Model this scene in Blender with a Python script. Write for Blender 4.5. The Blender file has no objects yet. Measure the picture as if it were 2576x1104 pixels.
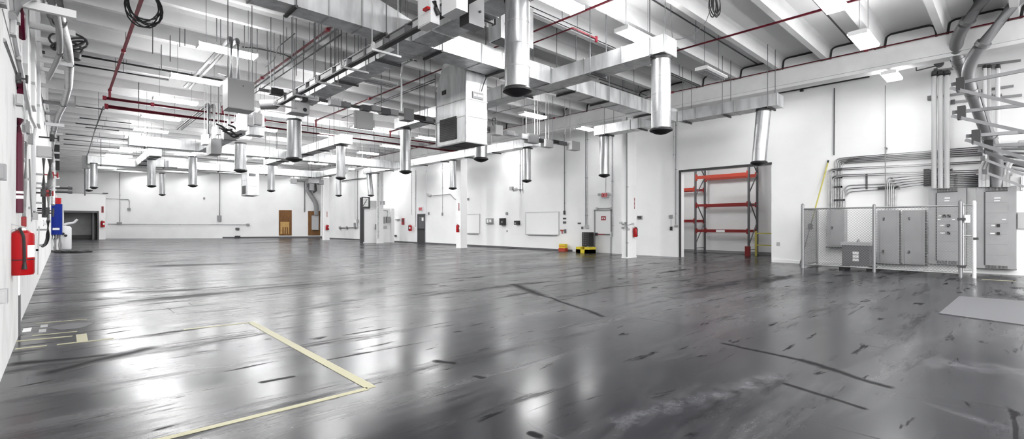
import bpy, math, random
from mathutils import Vector as V
random.seed(7)
SC = bpy.context.scene
COL = SC.collection
# ---------------------------------------------------------------- camera geometry (used to place things on known planes)
F, CX, CY, H = 1199.0, 1288.0, 564.0, 1.4
YAW = math.radians(43.3); CC, SS = math.cos(YAW), math.sin(YAW)
def P(u, v, X=None, Y=None, Z=None, D=None):
    t = (u - CX) / F; w = -(v - CY) / F
    r = V((SS + CC * t, CC - SS * t, w))
    if X is not None: k = X / r.x
    elif Y is not None: k = Y / r.y
    elif Z is not None: k = (Z - H) / r.z
    else: k = D
    return V((r.x * k, r.y * k, H + r.z * k))
def yat(u, X): return P(u, CY, X=X).y
def xat(u, Y): return P(u, CY, Y=Y).x
def zat(u, v, X=None, Y=None): return P(u, v, X=X, Y=Y).z
cam_d = bpy.data.cameras.new('camera'); cam = bpy.data.objects.new('camera', cam_d); COL.objects.link(cam)
cam.location = (0, 0, H); cam.rotation_euler = (math.pi / 2, 0, -YAW)
cam_d.sensor_fit = 'HORIZONTAL'; cam_d.sensor_width = 36; cam_d.lens = F / 2576 * 36; cam_d.shift_y = 12 / 2576
cam_d.clip_start = .05; cam_d.clip_end = 300
SC.camera = cam
# ---------------------------------------------------------------- materials
M = {}
def mat(name, col, rough=.5, metal=0., emit=0., spec=.5):
    m = bpy.data.materials.new(name); m.use_nodes = True
    b = m.node_tree.nodes['Principled BSDF']
    b.inputs['Base Color'].default_value = (*col, 1) if len(col) == 3 else col
    b.inputs['Roughness'].default_value = rough; b.inputs['Metallic'].default_value = metal
    b.inputs['Specular IOR Level'].default_value = spec
    if emit:
        b.inputs['Emission Color'].default_value = (1, 1, 1, 1); b.inputs['Emission Strength'].default_value = emit
    M[name] = m; return m
def noisy(name, c0, c1, scale=3, rough=.5, metal=0., stretch=(1, 1, 1), lo=.35, hi=.65, bump=0, detail=4, rough2=None):
    m = mat(name, c0, rough, metal); nt = m.node_tree; N = nt.nodes; L = nt.links; b = N['Principled BSDF']
    tc = N.new('ShaderNodeTexCoord'); mp = N.new('ShaderNodeMapping'); mp.inputs['Scale'].default_value = stretch
    g = N.new('ShaderNodeNewGeometry')
    n = N.new('ShaderNodeTexNoise'); n.inputs['Scale'].default_value = scale; n.inputs['Detail'].default_value = detail
    r = N.new('ShaderNodeValToRGB'); r.color_ramp.elements[0].position = lo; r.color_ramp.elements[1].position = hi
    r.color_ramp.elements[0].color = (*c0, 1); r.color_ramp.elements[1].color = (*c1, 1)
    L.new(g.outputs['Position'], mp.inputs['Vector']); L.new(mp.outputs['Vector'], n.inputs['Vector'])
    L.new(n.outputs['Fac'], r.inputs['Fac']); L.new(r.outputs['Color'], b.inputs['Base Color'])
    if rough2 is not None:
        mr = N.new('ShaderNodeMapRange'); mr.inputs['To Min'].default_value = rough; mr.inputs['To Max'].default_value = rough2
        L.new(n.outputs['Fac'], mr.inputs['Value']); L.new(mr.outputs['Result'], b.inputs['Roughness'])
    if bump:
        bp = N.new('ShaderNodeBump'); bp.inputs['Strength'].default_value = bump; bp.inputs['Distance'].default_value = .02
        L.new(n.outputs['Fac'], bp.inputs['Height']); L.new(bp.outputs['Normal'], b.inputs['Normal'])
    return m
noisy('wall', (.87, .87, .87), (.91, .91, .91), .9, .65, lo=.3, hi=.6)
noisy('block', (.70, .70, .69), (.86, .86, .855), 2.2, .7, stretch=(1, 1, .6), lo=.25, hi=.5, bump=.25)
noisy('ceil', (.72, .72, .72), (.80, .80, .80), .6, .8, lo=.3, hi=.7)
noisy('stem', (.68, .68, .68), (.75, .75, .75), 1.2, .75)
noisy('girder', (.74, .74, .74), (.84, .84, .84), 1.5, .7)
noisy('galv', (.46, .465, .47), (.72, .73, .735), 5, .34, .65, stretch=(1, 1, .25), lo=.3, hi=.65, rough2=.5)
noisy('galv_round', (.30, .305, .31), (.52, .525, .53), 9, .28, .8, stretch=(1, 1, .15), lo=.3, hi=.65, rough2=.4)
noisy('conduit', (.34, .34, .345), (.47, .47, .475), 8, .4, .55)
mat('steel', (.27, .27, .275), .45, .6)
mat('rod', (.16, .16, .165), .5, .5)
mat('rod_light', (.62, .62, .62), .5, .4)
noisy('panel', (.29, .29, .294), (.33, .33, .334), 2, .42)
for k_ in ('panel', 'conduit'): M[k_].node_tree.nodes['Principled BSDF'].inputs['Specular IOR Level'].default_value = .25
mat('panel_dark', (.20, .20, .205), .45)
mat('panel_light', (.46, .46, .465), .45)
mat('xformer', (.11, .11, .114), .5)
mat('black', (.012, .012, .013), .5)
mat('dark', (.045, .045, .047), .55)
mat('darkgrey', (.10, .10, .105), .5)
mat('grey', (.28, .28, .285), .5)
mat('white', (.86, .86, .86), .45)
mat('paper', (.9, .9, .9), .7)
mat('offwhite', (.72, .72, .73), .4)
mat('red', (.40, .005, .008), .35, spec=.3)
noisy('pipe_red', (.16, .006, .018), (.26, .012, .03), 3, .4)
mat('wine', (.085, .004, .022), .45, spec=.25)
mat('deepred', (.30, .014, .018), .45)
mat('orange_red', (.40, .040, .018), .45)
mat('rack_red', (.20, .010, .010), .45)
mat('blue', (.004, .020, .22), .5, spec=.2)
mat('yellow', (.72, .58, .03), .45)
mat('pale_yellow', (.48, .43, .10), .5)
mat('orange', (.75, .22, .02), .45)
mat('pink', (.80, .28, .30), .5)
mat('aluminium', (.6, .6, .61), .3, .8)
noisy('wood', (.10, .036, .004), (.21, .088, .012), 3, .6, stretch=(4, 4, .6), lo=.3, hi=.7)
noisy('wood_light', (.42, .24, .07), (.58, .36, .13), 4, .6, stretch=(4, 4, .8))
mat('lamp', (1, 1, 1), .5, 0, 38.0)
mat('lamp_dim', (1, 1, 1), .5, 0, 15.0)
mat('lamp_far', (1, 1, 1), .5, 0, 22.0)
mat('lamp_off', (.75, .75, .75), .35)
mat('tape', (.44, .42, .28), .55)
mat('plate', (.105, .105, .112), .5, spec=.25)
# ---------------------------------------------------------------- mesh builder
def perp(d):
    d = d.normalized(); a = V((0, 0, 1)) if abs(d.z) < .9 else V((1, 0, 0))
    x = d.cross(a).normalized(); return x, x.cross(d).normalized()
class MB:
    def __init__(s): s.v = []; s.f = []; s.m = []; s.cm = 0
    def mi(s, i): s.cm = i; return s
    def add(s, vs, fs):
        o = len(s.v); s.v += [V(p) for p in vs]; s.f += [tuple(i + o for i in f) for f in fs]; s.m += [s.cm] * len(fs); return s
    def box(s, a, b):
        x0, y0, z0 = [min(p, q) for p, q in zip(a, b)]; x1, y1, z1 = [max(p, q) for p, q in zip(a, b)]
        return s.add([(x0, y0, z0), (x1, y0, z0), (x1, y1, z0), (x0, y1, z0), (x0, y0, z1), (x1, y0, z1), (x1, y1, z1), (x0, y1, z1)],
                     [(0, 3, 2, 1), (4, 5, 6, 7), (0, 1, 5, 4), (1, 2, 6, 5), (2, 3, 7, 6), (3, 0, 4, 7)])
    def cbox(s, c, sx, sy, sz): return s.box((c[0] - sx / 2, c[1] - sy / 2, c[2] - sz / 2), (c[0] + sx / 2, c[1] + sy / 2, c[2] + sz / 2))
    def prism(s, poly, ext):
        n = len(poly); e = V(ext); vs = [V(p) for p in poly]; vs += [p + e for p in vs]
        fs = [tuple(range(n - 1, -1, -1)), tuple(range(n, 2 * n))] + [(i, (i + 1) % n, n + (i + 1) % n, n + i) for i in range(n)]
        return s.add(vs, fs)
    def bar(s, p, q, w, h, up=(0, 0, 1)):
        p, q = V(p), V(q); d = (q - p).normalized(); x = d.cross(V(up))
        if x.length < 1e-4: x = perp(d)[0]
        x.normalize(); y = x.cross(d); a, b = x * w / 2, y * h / 2
        return s.prism([p - a - b, p + a - b, p + a + b, p - a + b], q - p)
    def cyl(s, p, q, r, n=12, r2=None):
        p, q = V(p), V(q); x, y = perp(q - p); r2 = r if r2 is None else r2; vs = []
        for c, rr in ((p, r), (q, r2)):
            for i in range(n):
                a = 2 * math.pi * i / n; vs.append(c + (x * math.cos(a) + y * math.sin(a)) * rr)
        fs = [(i, (i + 1) % n, n + (i + 1) % n, n + i) for i in range(n)] + [tuple(range(n - 1, -1, -1)), tuple(range(n, 2 * n))]
        return s.add(vs, fs)
    def lathe(s, c, prof, n=20):
        c = V(c); vs = []; k = len(prof)
        for r, z in prof:
            for i in range(n):
                a = 2 * math.pi * i / n; vs.append(c + V((r * math.cos(a), r * math.sin(a), z)))
        fs = [(j * n + i, j * n + (i + 1) % n, (j + 1) * n + (i + 1) % n, (j + 1) * n + i) for j in range(k - 1) for i in range(n)]
        fs += [tuple(range(n - 1, -1, -1)), tuple(range((k - 1) * n, k * n))]
        return s.add(vs, fs)
    def tube(s, pts, r, n=8, bend=0, seg=5):
        pts = [V(p) for p in pts]
        if bend and len(pts) > 2:
            out = [pts[0]]
            for a, b, c in zip(pts, pts[1:], pts[2:]):
                d0, d1 = (a - b), (c - b); l = min(bend, d0.length * .49, d1.length * .49)
                p0, p1 = b + d0.normalized() * l, b + d1.normalized() * l
                for i in range(seg + 1):
                    t = i / seg; out.append(p0 * (1 - t) ** 2 + b * 2 * t * (1 - t) + p1 * t * t)
            pts = out + [pts[-1]]
        k = len(pts); vs = []; x = None
        for i, p in enumerate(pts):
            d = (pts[min(i + 1, k - 1)] - pts[max(i - 1, 0)]).normalized()
            if x is None: x, y = perp(d)
            else:
                x = (x - d * x.dot(d)); x = x.normalized() if x.length > 1e-6 else perp(d)[0]; y = d.cross(x)
            for j in range(n):
                a = 2 * math.pi * j / n; vs.append(p + (x * math.cos(a) + y * math.sin(a)) * r)
        fs = [(j * n + i, j * n + (i + 1) % n, (j + 1) * n + (i + 1) % n, (j + 1) * n + i) for j in range(k - 1) for i in range(n)]
        fs += [tuple(range(n - 1, -1, -1)), tuple(range((k - 1) * n, k * n))]
        return s.add(vs, fs)
    def build(s, name, mats, parent=None, smooth=True):
        me = bpy.data.meshes.new(name); off = V((0, 0, 0))
        q = parent
        while q is not None: off += V(q.location); q = q.parent
        if parent is None:
            lo = [min(p[i] for p in s.v) for i in range(3)]; hi = [max(p[i] for p in s.v) for i in range(3)]
            off = V(((lo[0] + hi[0]) / 2, (lo[1] + hi[1]) / 2, lo[2]))
        me.from_pydata([tuple(p - off) for p in s.v], [], s.f)
        if not isinstance(mats, (list, tuple)): mats = [mats]
        for m in mats: me.materials.append(M[m])
        for p, i in zip(me.polygons, s.m): p.material_index = i; p.use_smooth = smooth
        bmesh_fix(me)
        if smooth: me.set_sharp_from_angle(angle=math.radians(35))
        o = bpy.data.objects.new(name, me); COL.objects.link(o)
        if parent is not None: o.parent = parent
        else: o.location = off
        return o
import bmesh
def bmesh_fix(me):
    bm = bmesh.new(); bm.from_mesh(me); bmesh.ops.recalc_face_normals(bm, faces=bm.faces); bm.to_mesh(me); bm.free()
def tag(o, label=None, cat=None, group=None, kind=None):
    if label: o['label'] = label
    if cat: o['category'] = cat
    if group: o['group'] = group
    if kind: o['kind'] = kind
    return o
def thing(name, label, cat, loc, group=None):
    o = bpy.data.objects.new(name, None); o.empty_display_size = .1; o.location = V(loc); COL.objects.link(o)
    return tag(o, label, cat, group)
def single(name, mb, m, label, cat, group=None, smooth=True):
    return tag(mb.build(name, m, None, smooth), label, cat, group)
def struct(name, mb, m, label=None, smooth=False):
    return tag(mb.build(name, m, None, smooth), label, None, None, 'structure')
def copy_tree(o, parent=None):
    c = o.copy(); COL.objects.link(c); c.parent = parent
    for ch in list(o.children): copy_tree(ch, c)
    return c
# ================================================================ the room shell
LX, RX, GX = -.44, 19.1, 16.9            # block wall, white side wall, girder face
DZ, SZ = 6.8, 6.42                       # deck underside, joist underside
Y0, Y1 = -7.0, 66.0
FA, FB = V((-.44, 63.22, 0)), V((19.6, 49.57, 0))   # the end wall runs a little askew
def PF(u, v):
    t = (u - CX) / F; r = V((SS + CC * t, CC - SS * t, -(v - CY) / F))
    d = FB - FA; n = V((-d.y, d.x, 0)); k = n.dot(FA) / n.dot(r)
    return V((0, 0, H)) + r * k
trim_no = [0]
def trim():
    trim_no[0] += 1; return 'trim_%d' % trim_no[0]
# ---- floor
def floor_material():
    m = mat('floor', (.12, .12, .13), .25, spec=.22); nt = m.node_tree; N, L = nt.nodes, nt.links; b = N['Principled BSDF']
    g = N.new('ShaderNodeNewGeometry'); pos = g.outputs['Position']
    def noise(scale, stretch, detail=6, rough=.6, rot=0, dist=0):
        mp = N.new('ShaderNodeMapping'); mp.inputs['Scale'].default_value = stretch; mp.inputs['Rotation'].default_value = (0, 0, rot)
        n = N.new('ShaderNodeTexNoise'); n.inputs['Scale'].default_value = scale; n.inputs['Detail'].default_value = detail
        n.inputs['Roughness'].default_value = rough; n.inputs['Distortion'].default_value = dist
        L.new(pos, mp.inputs['Vector']); L.new(mp.outputs['Vector'], n.inputs['Vector']); return n.outputs['Fac']
    def ramp(x, a, c, lo=0., hi=1.):
        r = N.new('ShaderNodeMapRange'); r.inputs['From Min'].default_value = a; r.inputs['From Max'].default_value = c
        r.inputs['To Min'].default_value = lo; r.inputs['To Max'].default_value = hi
        L.new(x, r.inputs['Value']); return r.outputs['Result']
    def mth(op, x, y=None):
        n = N.new('ShaderNodeMath'); n.operation = op
        for i, q in enumerate((x, y)):
            if q is None: continue
            if hasattr(q, 'node'): L.new(q, n.inputs[i])
            else: n.inputs[i].default_value = q
        return n.outputs[0]
    def mix(f, c0, c1):
        n = N.new('ShaderNodeMix'); n.data_type = 'RGBA'
        L.new(f, n.inputs[0])
        for i, q in ((6, c0), (7, c1)):
            if hasattr(q, 'node'): L.new(q, n.inputs[i])
            else: n.inputs[i].default_value = (*q, 1)
        return n.outputs[2]
    def seg(p, q, w, soft, wob=.12):
        p, q = V(p), V(q); d = q - p; ll = d.length
        nz = N.new('ShaderNodeTexNoise'); nz.inputs['Scale'].default_value = 1.6; nz.inputs['Detail'].default_value = 4
        L.new(pos, nz.inputs['Vector'])
        s0 = N.new('ShaderNodeVectorMath'); s0.operation = 'SUBTRACT'; L.new(nz.outputs['Color'], s0.inputs[0]); s0.inputs[1].default_value = (.5, .5, .5)
        s1 = N.new('ShaderNodeVectorMath'); s1.operation = 'SCALE'; L.new(s0.outputs[0], s1.inputs[0]); s1.inputs['Scale'].default_value = wob * 2
        s2 = N.new('ShaderNodeVectorMath'); s2.operation = 'ADD'; L.new(pos, s2.inputs[0]); L.new(s1.outputs[0], s2.inputs[1])
        s3 = N.new('ShaderNodeVectorMath'); s3.operation = 'SUBTRACT'; L.new(s2.outputs[0], s3.inputs[0]); s3.inputs[1].default_value = p
        s4 = N.new('ShaderNodeVectorMath'); s4.operation = 'MULTIPLY'; L.new(s3.outputs[0], s4.inputs[0]); s4.inputs[1].default_value = (1, 1, 0)
        dt = N.new('ShaderNodeVectorMath'); dt.operation = 'DOT_PRODUCT'; L.new(s4.outputs[0], dt.inputs[0]); dt.inputs[1].default_value = d / (ll * ll)
        cl = N.new('ShaderNodeClamp'); L.new(dt.outputs['Value'], cl.inputs['Value'])
        s5 = N.new('ShaderNodeVectorMath'); s5.operation = 'SCALE'; s5.inputs[0].default_value = d; L.new(cl.outputs[0], s5.inputs['Scale'])
        s6 = N.new('ShaderNodeVectorMath'); s6.operation = 'DISTANCE'; L.new(s4.outputs[0], s6.inputs[0]); L.new(s5.outputs[0], s6.inputs[1])
        return ramp(s6.outputs['Value'], w, w + soft, 1, 0)
    def combine(segs):
        r = None
        for sg in segs: r = seg(*sg) if r is None else mth('MAXIMUM', r, seg(*sg))
        return r
    g0 = lambda u, v: P(u, v, Z=0)
    big = noise(.16, (1, 1, 1), 5, .55); mid = noise(.7, (.45, 1, 1), 7, .65, dist=.3); fine = noise(5, (.35, 1, 1), 6, .7)
    zone = ramp(noise(.11, (.8, 1, 1), 3, .5), .40, .60)                          # dirtier and cleaner zones
    c = mix(ramp(big, .35, .65), (.012, .012, .015), (.030, .030, .034))
    worn = ramp(noise(.55, (.30, 1.5, 1), 8, .7, dist=.3), .47, .66); c = mix(mth('MULTIPLY', worn, .8), c, (.085, .085, .088))
    # stains: long smears lying across the hall, then smaller flecks and thin scratches
    s1 = mth('MULTIPLY', ramp(noise(.42, (.30, 1.7, 1), 9, .7, dist=.35), .545, .63), mth('ADD', mth('MULTIPLY', zone, .75), .25))
    s2 = mth('MULTIPLY', ramp(noise(1.3, (.28, 1.6, 1), 7, .68, dist=.3), .57, .66), mth('ADD', mth('MULTIPLY', zone, .5), .45))
    s3 = mth('MULTIPLY', ramp(noise(3.6, (.30, 1.5, 1), 4, .55, dist=.5), .64, .70), .8)
    s4 = mth('MULTIPLY', ramp(noise(3.0, (.11, 2.8, 1), 3, .5, rot=-.12, dist=.5), .67, .72), .7)
    s5 = mth('MULTIPLY', ramp(noise(3.2, (2.2, .12, 1), 3, .5, rot=.35, dist=.5), .70, .75), .5)
    stain = mth('MAXIMUM', mth('MAXIMUM', s1, s2), mth('MAXIMUM', s3, mth('MAXIMUM', s4, s5)))
    scr = ramp(noise(2.6, (2.6, .10, 1), 3, .5, rot=.22, dist=.5), .70, .74); c = mix(mth('MULTIPLY', scr, .35), c, (.10, .10, .105))
    g0 = lambda u, v: P(u, v, Z=0)
    dark = combine([(g0(1830, 865), g0(2010, 905), .012, .035), (g0(2010, 905), g0(2235, 972), .018, .05), (g0(1975, 965), g0(2170, 1027), .012, .03, .03),
                    (g0(1290, 715), g0(1360, 742), .02, .18), (g0(1360, 742), g0(1520, 795), .012, .06), (g0(330, 735), g0(485, 728), .02, .3),
                    (g0(40, 915), g0(260, 895), .01, .10), (g0(130, 935), g0(370, 878), .02, .16), (g0(660, 962), g0(745, 945), .012, .03), (g0(420, 668), g0(560, 664), .1, .9),
                    (g0(1200, 945), g0(1215, 950), .02, .03), (g0(1100, 912), g0(1140, 916), .015, .06), (g0(1350, 1092), g0(1368, 1097), .02, .025)])
    stain = mth('MAXIMUM', stain, mth('MULTIPLY', dark, .8))
    c = mix(mth('MULTIPLY', stain, .88), c, (.0065, .0055, .006))
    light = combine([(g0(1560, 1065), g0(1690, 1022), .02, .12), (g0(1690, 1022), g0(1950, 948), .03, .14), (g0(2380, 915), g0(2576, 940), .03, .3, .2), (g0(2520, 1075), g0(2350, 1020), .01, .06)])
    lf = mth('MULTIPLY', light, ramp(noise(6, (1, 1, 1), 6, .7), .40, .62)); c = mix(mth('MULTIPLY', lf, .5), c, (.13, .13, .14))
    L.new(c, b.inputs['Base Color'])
    rg = ramp(mid, .3, .7, .15, .27); rg = mth('ADD', rg, mth('MULTIPLY', stain, .28)); rg = mth('ADD', rg, mth('MULTIPLY', worn, .10))
    L.new(rg, b.inputs['Roughness'])
    sp = mth('MULTIPLY', mth('SUBTRACT', 1.0, mth('MULTIPLY', stain, .85)), .25); L.new(sp, b.inputs['Specular IOR Level'])
    ior = mth('SUBTRACT', 1.45, mth('MULTIPLY', stain, .30)); L.new(ior, b.inputs['IOR'])
    bp = N.new('ShaderNodeBump'); bp.inputs['Strength'].default_value = .07; bp.inputs['Distance'].default_value = .006
    L.new(mth('ADD', fine, mid), bp.inputs['Height']); L.new(bp.outputs['Normal'], b.inputs['Normal'])
    return m
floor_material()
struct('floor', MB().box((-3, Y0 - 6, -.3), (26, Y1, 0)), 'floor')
# ---- side walls, end wall
w = MB().box((LX - .4, Y0, 0), (LX, Y1, DZ))
struct('wall_left', w, 'block')
oy0, oy1, oz = yat(1940.5, RX), yat(1712, RX), 3.62      # the big opening to the racking room
w = MB().box((RX, Y0, 0), (RX + .3, oy0, DZ)).box((RX, oy1, 0), (RX + .3, 46.5, DZ)).box((RX + .3, 46.2, 0), (21.0, 46.5, DZ)).box((20.7, 46.5, 0), (21.0, 52, DZ)).box((RX, oy0, oz), (RX + .3, oy1, DZ))
w.box((RX - .035, Y0, 0), (RX, oy0 - .02, .11))
struct('wall_right', w, 'wall')
d = (FB - FA).normalized(); n = V((-d.y, d.x, 0))
e0, e1 = FA - d * 1.5, FB + d * 1.5
struct('wall_back', MB().prism([e0, e1, e1 + n * .3, e0 + n * .3], (0, 0, DZ)), 'wall')
# dark band where the end wall and the side wall meet the floor
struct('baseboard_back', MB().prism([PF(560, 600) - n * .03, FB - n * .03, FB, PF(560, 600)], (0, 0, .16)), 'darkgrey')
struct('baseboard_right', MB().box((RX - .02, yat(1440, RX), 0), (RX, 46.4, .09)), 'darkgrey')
# ---- deck, joists, girder
g = MB().box((LX - .4, Y0, DZ), (RX + 2.2, Y1, DZ + .25))
struct('ceiling', g, 'ceil')
jy = [5.36 + 1.325 * k for k in range(-7, 46)]
def joist(yc, x0, x1):
    b = MB(); wt, wb = .125, .075
    b.prism([(x0, yc - wb, SZ), (x0, yc + wb, SZ), (x0, yc + wt, DZ), (x0, yc - wt, DZ)], (x1 - x0, 0, 0))
    b.prism([(x0, yc - wt - .06, DZ), (x0, yc - wt + .01, DZ - .07), (x0, yc + wt - .01, DZ - .07), (x0, yc + wt + .06, DZ)], (x1 - x0, 0, 0))
    return b
for i, yc in enumerate(jy):
    if yc > 63: continue
    struct('ceiling_beam', joist(yc, LX, GX + .12), 'stem')
    if i < 22: struct('ceiling_beam', joist(yc, GX + .62, RX), 'stem')
# flange joints: open black gaps between every second pair of joists
for i, yc in enumerate(jy):
    if i % 2 == 0 and -4 < yc < 16:
        struct(trim(), MB().box((LX, yc - .685, DZ - .012), (GX + .1, yc - .645, DZ)), 'dark')
# upstand above the girder with black sealed edges
u = MB().box((GX + .13, Y0, 6.38), (GX + .6, Y1, DZ))
struct('wall_upstand', u, 'girder')
for i, yc in enumerate(jy[:20]):
    q = yc + 1.325; a0, a1 = yc + .13, q - .13; x = GX + .13
    b = MB()
    b.tube([(x, a0 - .02, 6.40), (x, a0 + .02, DZ - .08), (x, a0 + .11, DZ - .03), (x, a1 - .11, DZ - .03), (x, a1 - .02, DZ - .08), (x, a1 + .02, 6.40)], .028, 6, .08, 3)
    struct(trim(), b, 'black', smooth=True)
gd = MB().box((GX, Y0, 5.895), (GX + .62, Y1, 6.385)); gd.box((GX + .05, Y0, 5.80), (GX + .5, Y1, 5.9))
struct('girder_beam', gd, 'girder')
# ---- columns under the girder
def column(u0, uc, u1, x=GX, wl=None):
    ya, yb = yat(u0, x), yat(uc, x); x1 = xat(u1, yb)
    b = MB().box((x, yb, 0), (x1, ya, 5.82)); b.box((x - .012, yb - .012, 0), (x1 + .012, ya + .012, .045))
    return tag(b.build('column', 'wall', None, False), None, None, None, 'structure'), ya, yb, x1
col_a = column(1564, 1577.5, 1601); col_b = column(1147.5, 1159, 1175); col_c = column(947, 951, 964.5); col_d = column(811, 815, 829)
# ---- racking room behind the opening
bx = 23.42
struct('wall_racking_room', MB().box((bx, 2, 0), (bx + .25, 17, 5.2)), 'wall')
struct('wall_racking_room_end', MB().box((RX + .3, 16.8, 0), (bx, 17, 5.2)), 'wall')
struct('wall_racking_room_near', MB().box((RX + .3, 2, 0), (bx, 2.2, 5.2)), 'wall')
struct('ceiling_racking_room', MB().box((RX + .3, 2, 5.2), (bx + .25, 17, 5.4)), 'wall')
struct(trim(), MB().box((RX - .04, oy1 - .02, 0), (RX + .02, oy1 + .05, oz + .05)).box((RX - .05, oy0 - .02, oz), (RX + .02, oy1 + .05, oz + .075)), 'dark')
struct('baseboard_racking_room', MB().box((bx - .02, 2.2, 0), (bx, 16.8, .12)), 'grey')
# ---- low white enclosure in the far corner with a dark roll-up opening
ex, ey, ez = 2.9, 58.5, 4.17
b = MB(); xa, xb, zt = xat(161, ey), xat(248, ey), zat(200, 530, Y=ey)
b.box((LX, ey, 0), (xa, ey + .2, ez)).box((xb, ey, 0), (ex, ey + .2, ez)).box((xa, ey, zt), (xb, ey + .2, ez)).box((ex - .2, ey + .2, 0), (ex, PF(265, 560).y, ez - .05)).box((LX, ey + .2, ez - .05), (ex, ey + 3.2, ez + .03))
struct('wall_enclosure', b, 'wall')
struct(trim(), MB().box((LX, ey - .05, ez + .03), (ex + .05, ey + .05, ez + .08)), 'grey')
struct('door_1', MB().box((xa, ey + 1.9, .0), (xb, ey + 1.95, zt)), 'panel')
fr = MB().box((xa - .02, ey - .02, zt - .18), (xb, ey + 1.9, zt)).box((xb - .42, ey + .3, 0), (xb - .3, ey + 1.9, zt))
struct(trim(), fr, 'darkgrey')
struct(trim(), MB().box((xb - .10, ey - .03, 0), (xb + .02, ey + .3, zt)), 'dark')
struct(trim(), MB().box((xa, ey + 1.7, 0), (xb - .4, ey + 1.9, .38)), 'black')
# pilaster at the near end of the block wall
struct('pillar_near', MB().box((LX, Y0, 0), (LX + .035, yat(37, LX), DZ)), 'block')
# concrete plate let into the floor near the switchgear
pp = [P(2413, 746, Z=0), P(2362, 789, Z=0), P(2362, 789, Z=0) + V((2.2, -2.6, 0)) * 1.0, P(2413, 746, Z=0) + V((2.6, -2.2, 0))]
# ================================================================ ductwork
DB = 4.95                                   # underside of every duct
def hanger(root, pts, z0=DB, top=DZ, strut=True, axis='x', m='rod'):
    "pairs of threaded rods with a strut under the duct"
    for (xa, ya, xb, yb) in pts:
        for x, y in ((xa, ya), (xb, yb)):
            zt = top
            MB().cyl((x, y, z0 - .05), (x, y, zt), .011, 6).build('hanger_rod', m, root)
        if strut: MB().bar((xa, ya, z0 - .025), (xb, yb, z0 - .025), .05, .04).build('hanger_strut', 'dark', root)
def duct(name, label, x0, y0, x1, y1, z1=5.36, group=None, step=1.25, hang=2.5, hm='rod', hoff=.6, cat='duct', z0=DB, endseam=True):
    root = thing(name, label, cat, ((x0 + x1) / 2, (y0 + y1) / 2, z0), group)
    MB().box((x0, y0, z0), (x1, y1, z1)).build('duct_body', 'galv', root, False)
    alongx = abs(x1 - x0) > abs(y1 - y0); L = (x1 - x0) if alongx else (y1 - y0)
    k = 0.02; e = .012
    while k < L:
        sm = MB()
        if alongx: sm.box((x0 + k - .012, y0 - e, z0 - e), (x0 + k + .012, y1 + e, z1 + e))
        else: sm.box((x0 - e, y0 + k - .012, z0 - e), (x1 + e, y0 + k + .012, z1 + e))
        sm.build('duct_seam', 'galv_round', root, False); k += step
    pts = []; k = hoff
    while k < L - .2:
        if alongx: pts.append((x0 + k, y0 - .05, x0 + k, y1 + .05))
        else: pts.append((x0 - .05, y0 + k, x1 + .05, y0 + k))
        k += hang
    hanger(root, pts, z0, m=hm)
    return root
G = 'rectangular supply ducts under the ceiling'
dA = thing('supply_duct', 'first galvanised trunk duct overhead, entering from the block wall side and crossing the bus rail', 'duct', (4, 8.3, DB), G)
b = MB()
yA0, yA1, yC0, yC1, zA, zC = 8.05, 8.47, 8.08, 8.66, 5.62, 5.37
sec = [(2.13, yA0, yA1, zA), (3.9, yA0, yA1, zA), (4.92, yC0, yC1, zC), (15.5, yC0, yC1, zC)]
vs = []; fs = []
for x, ya, yb, z in sec: vs += [(x, ya, DB), (x, yb, DB), (x, yb, z), (x, ya, z)]
for i in range(3):
    o = i * 4
    for j in range(4): fs.append((o + j, o + (j + 1) % 4, o + 4 + (j + 1) % 4, o + 4 + j))
fs += [(0, 1, 2, 3), (12, 13, 14, 15)]
b.add(vs, fs).build('duct_body', 'galv', dA, False)
for x in (2.15, 3.3, 3.9): MB().box((x - .015, yA0 - .014, DB - .014), (x + .015, yA1 + .014, zA + .014)).build('duct_seam', 'galv_round', dA, False)
for x in (5.45, 6.7, 7.75, 8.95, 9.52, 10.8, 12.0, 13.2, 14.4): MB().box((x - .015, yC0 - .014, DB - .014), (x + .015, yC1 + .014, zC + .014)).build('duct_seam', 'galv_round', dA, False)
hanger(dA, [(2.75, yA0 - .05, 2.75, yA1 + .05), (4.35, yA0 - .05, 4.35, yA1 + .05), (5.62, yC0 - .05, 5.62, yC1 + .05), (7.35, yC0 - .05, 7.35, yC1 + .05), (9.9, yC0 - .05, 9.9, yC1 + .05), (11.4, yC0 - .05, 11.4, yC1 + .05), (13.75, yC0 - .05, 13.75, yC1 + .05)])
duct('supply_duct', 'branch duct running beside the busway rail toward the camera from the near trunk', 4.92, 3.6, 5.43, 8.04, group=G, hang=1.9, hoff=2.7)
duct('supply_duct', 'branch duct running beside the busway rail away behind the near trunk', 4.92, 8.68, 5.43, 14.5, group=G, step=1.15, hang=2.1, hoff=.75)
duct('supply_duct', 'short bright branch duct ending over the big round drop by the red pipe', 8.97, 4.97, 9.5, 8.06, 5.31, G, hang=1.55, hoff=.3, step=1.02)
duct('supply_duct', 'branch duct behind the square air handler, running back from the near trunk', 8.97, 8.68, 9.5, 15.9, 5.31, G, hang=2.4)
duct('supply_duct', 'branch duct in front of the girder, ending over the tilted drop by the rack opening', 15.45, 4.9, 16.0, 8.06, 5.31, G, hang=1.35, hoff=.25)
duct('supply_duct', 'short white branch duct past the near trunk, ending over the drop above the exit door', 15.45, 8.68, 15.98, 11.62, 5.31, G, hang=1.5, hoff=.9)
duct('supply_duct', 'long branch duct following the white side wall behind the air handler', 15.4, 14.95, 15.92, 27.2, 5.33, G, hang=2.2, hm='rod_light')
duct('supply_duct', 'second trunk duct crossing the hall beyond the red sprinkler mains', 2.15, 27.2, 15.38, 27.8, 5.40, G, hang=2.6, hm='rod_light')
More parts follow.
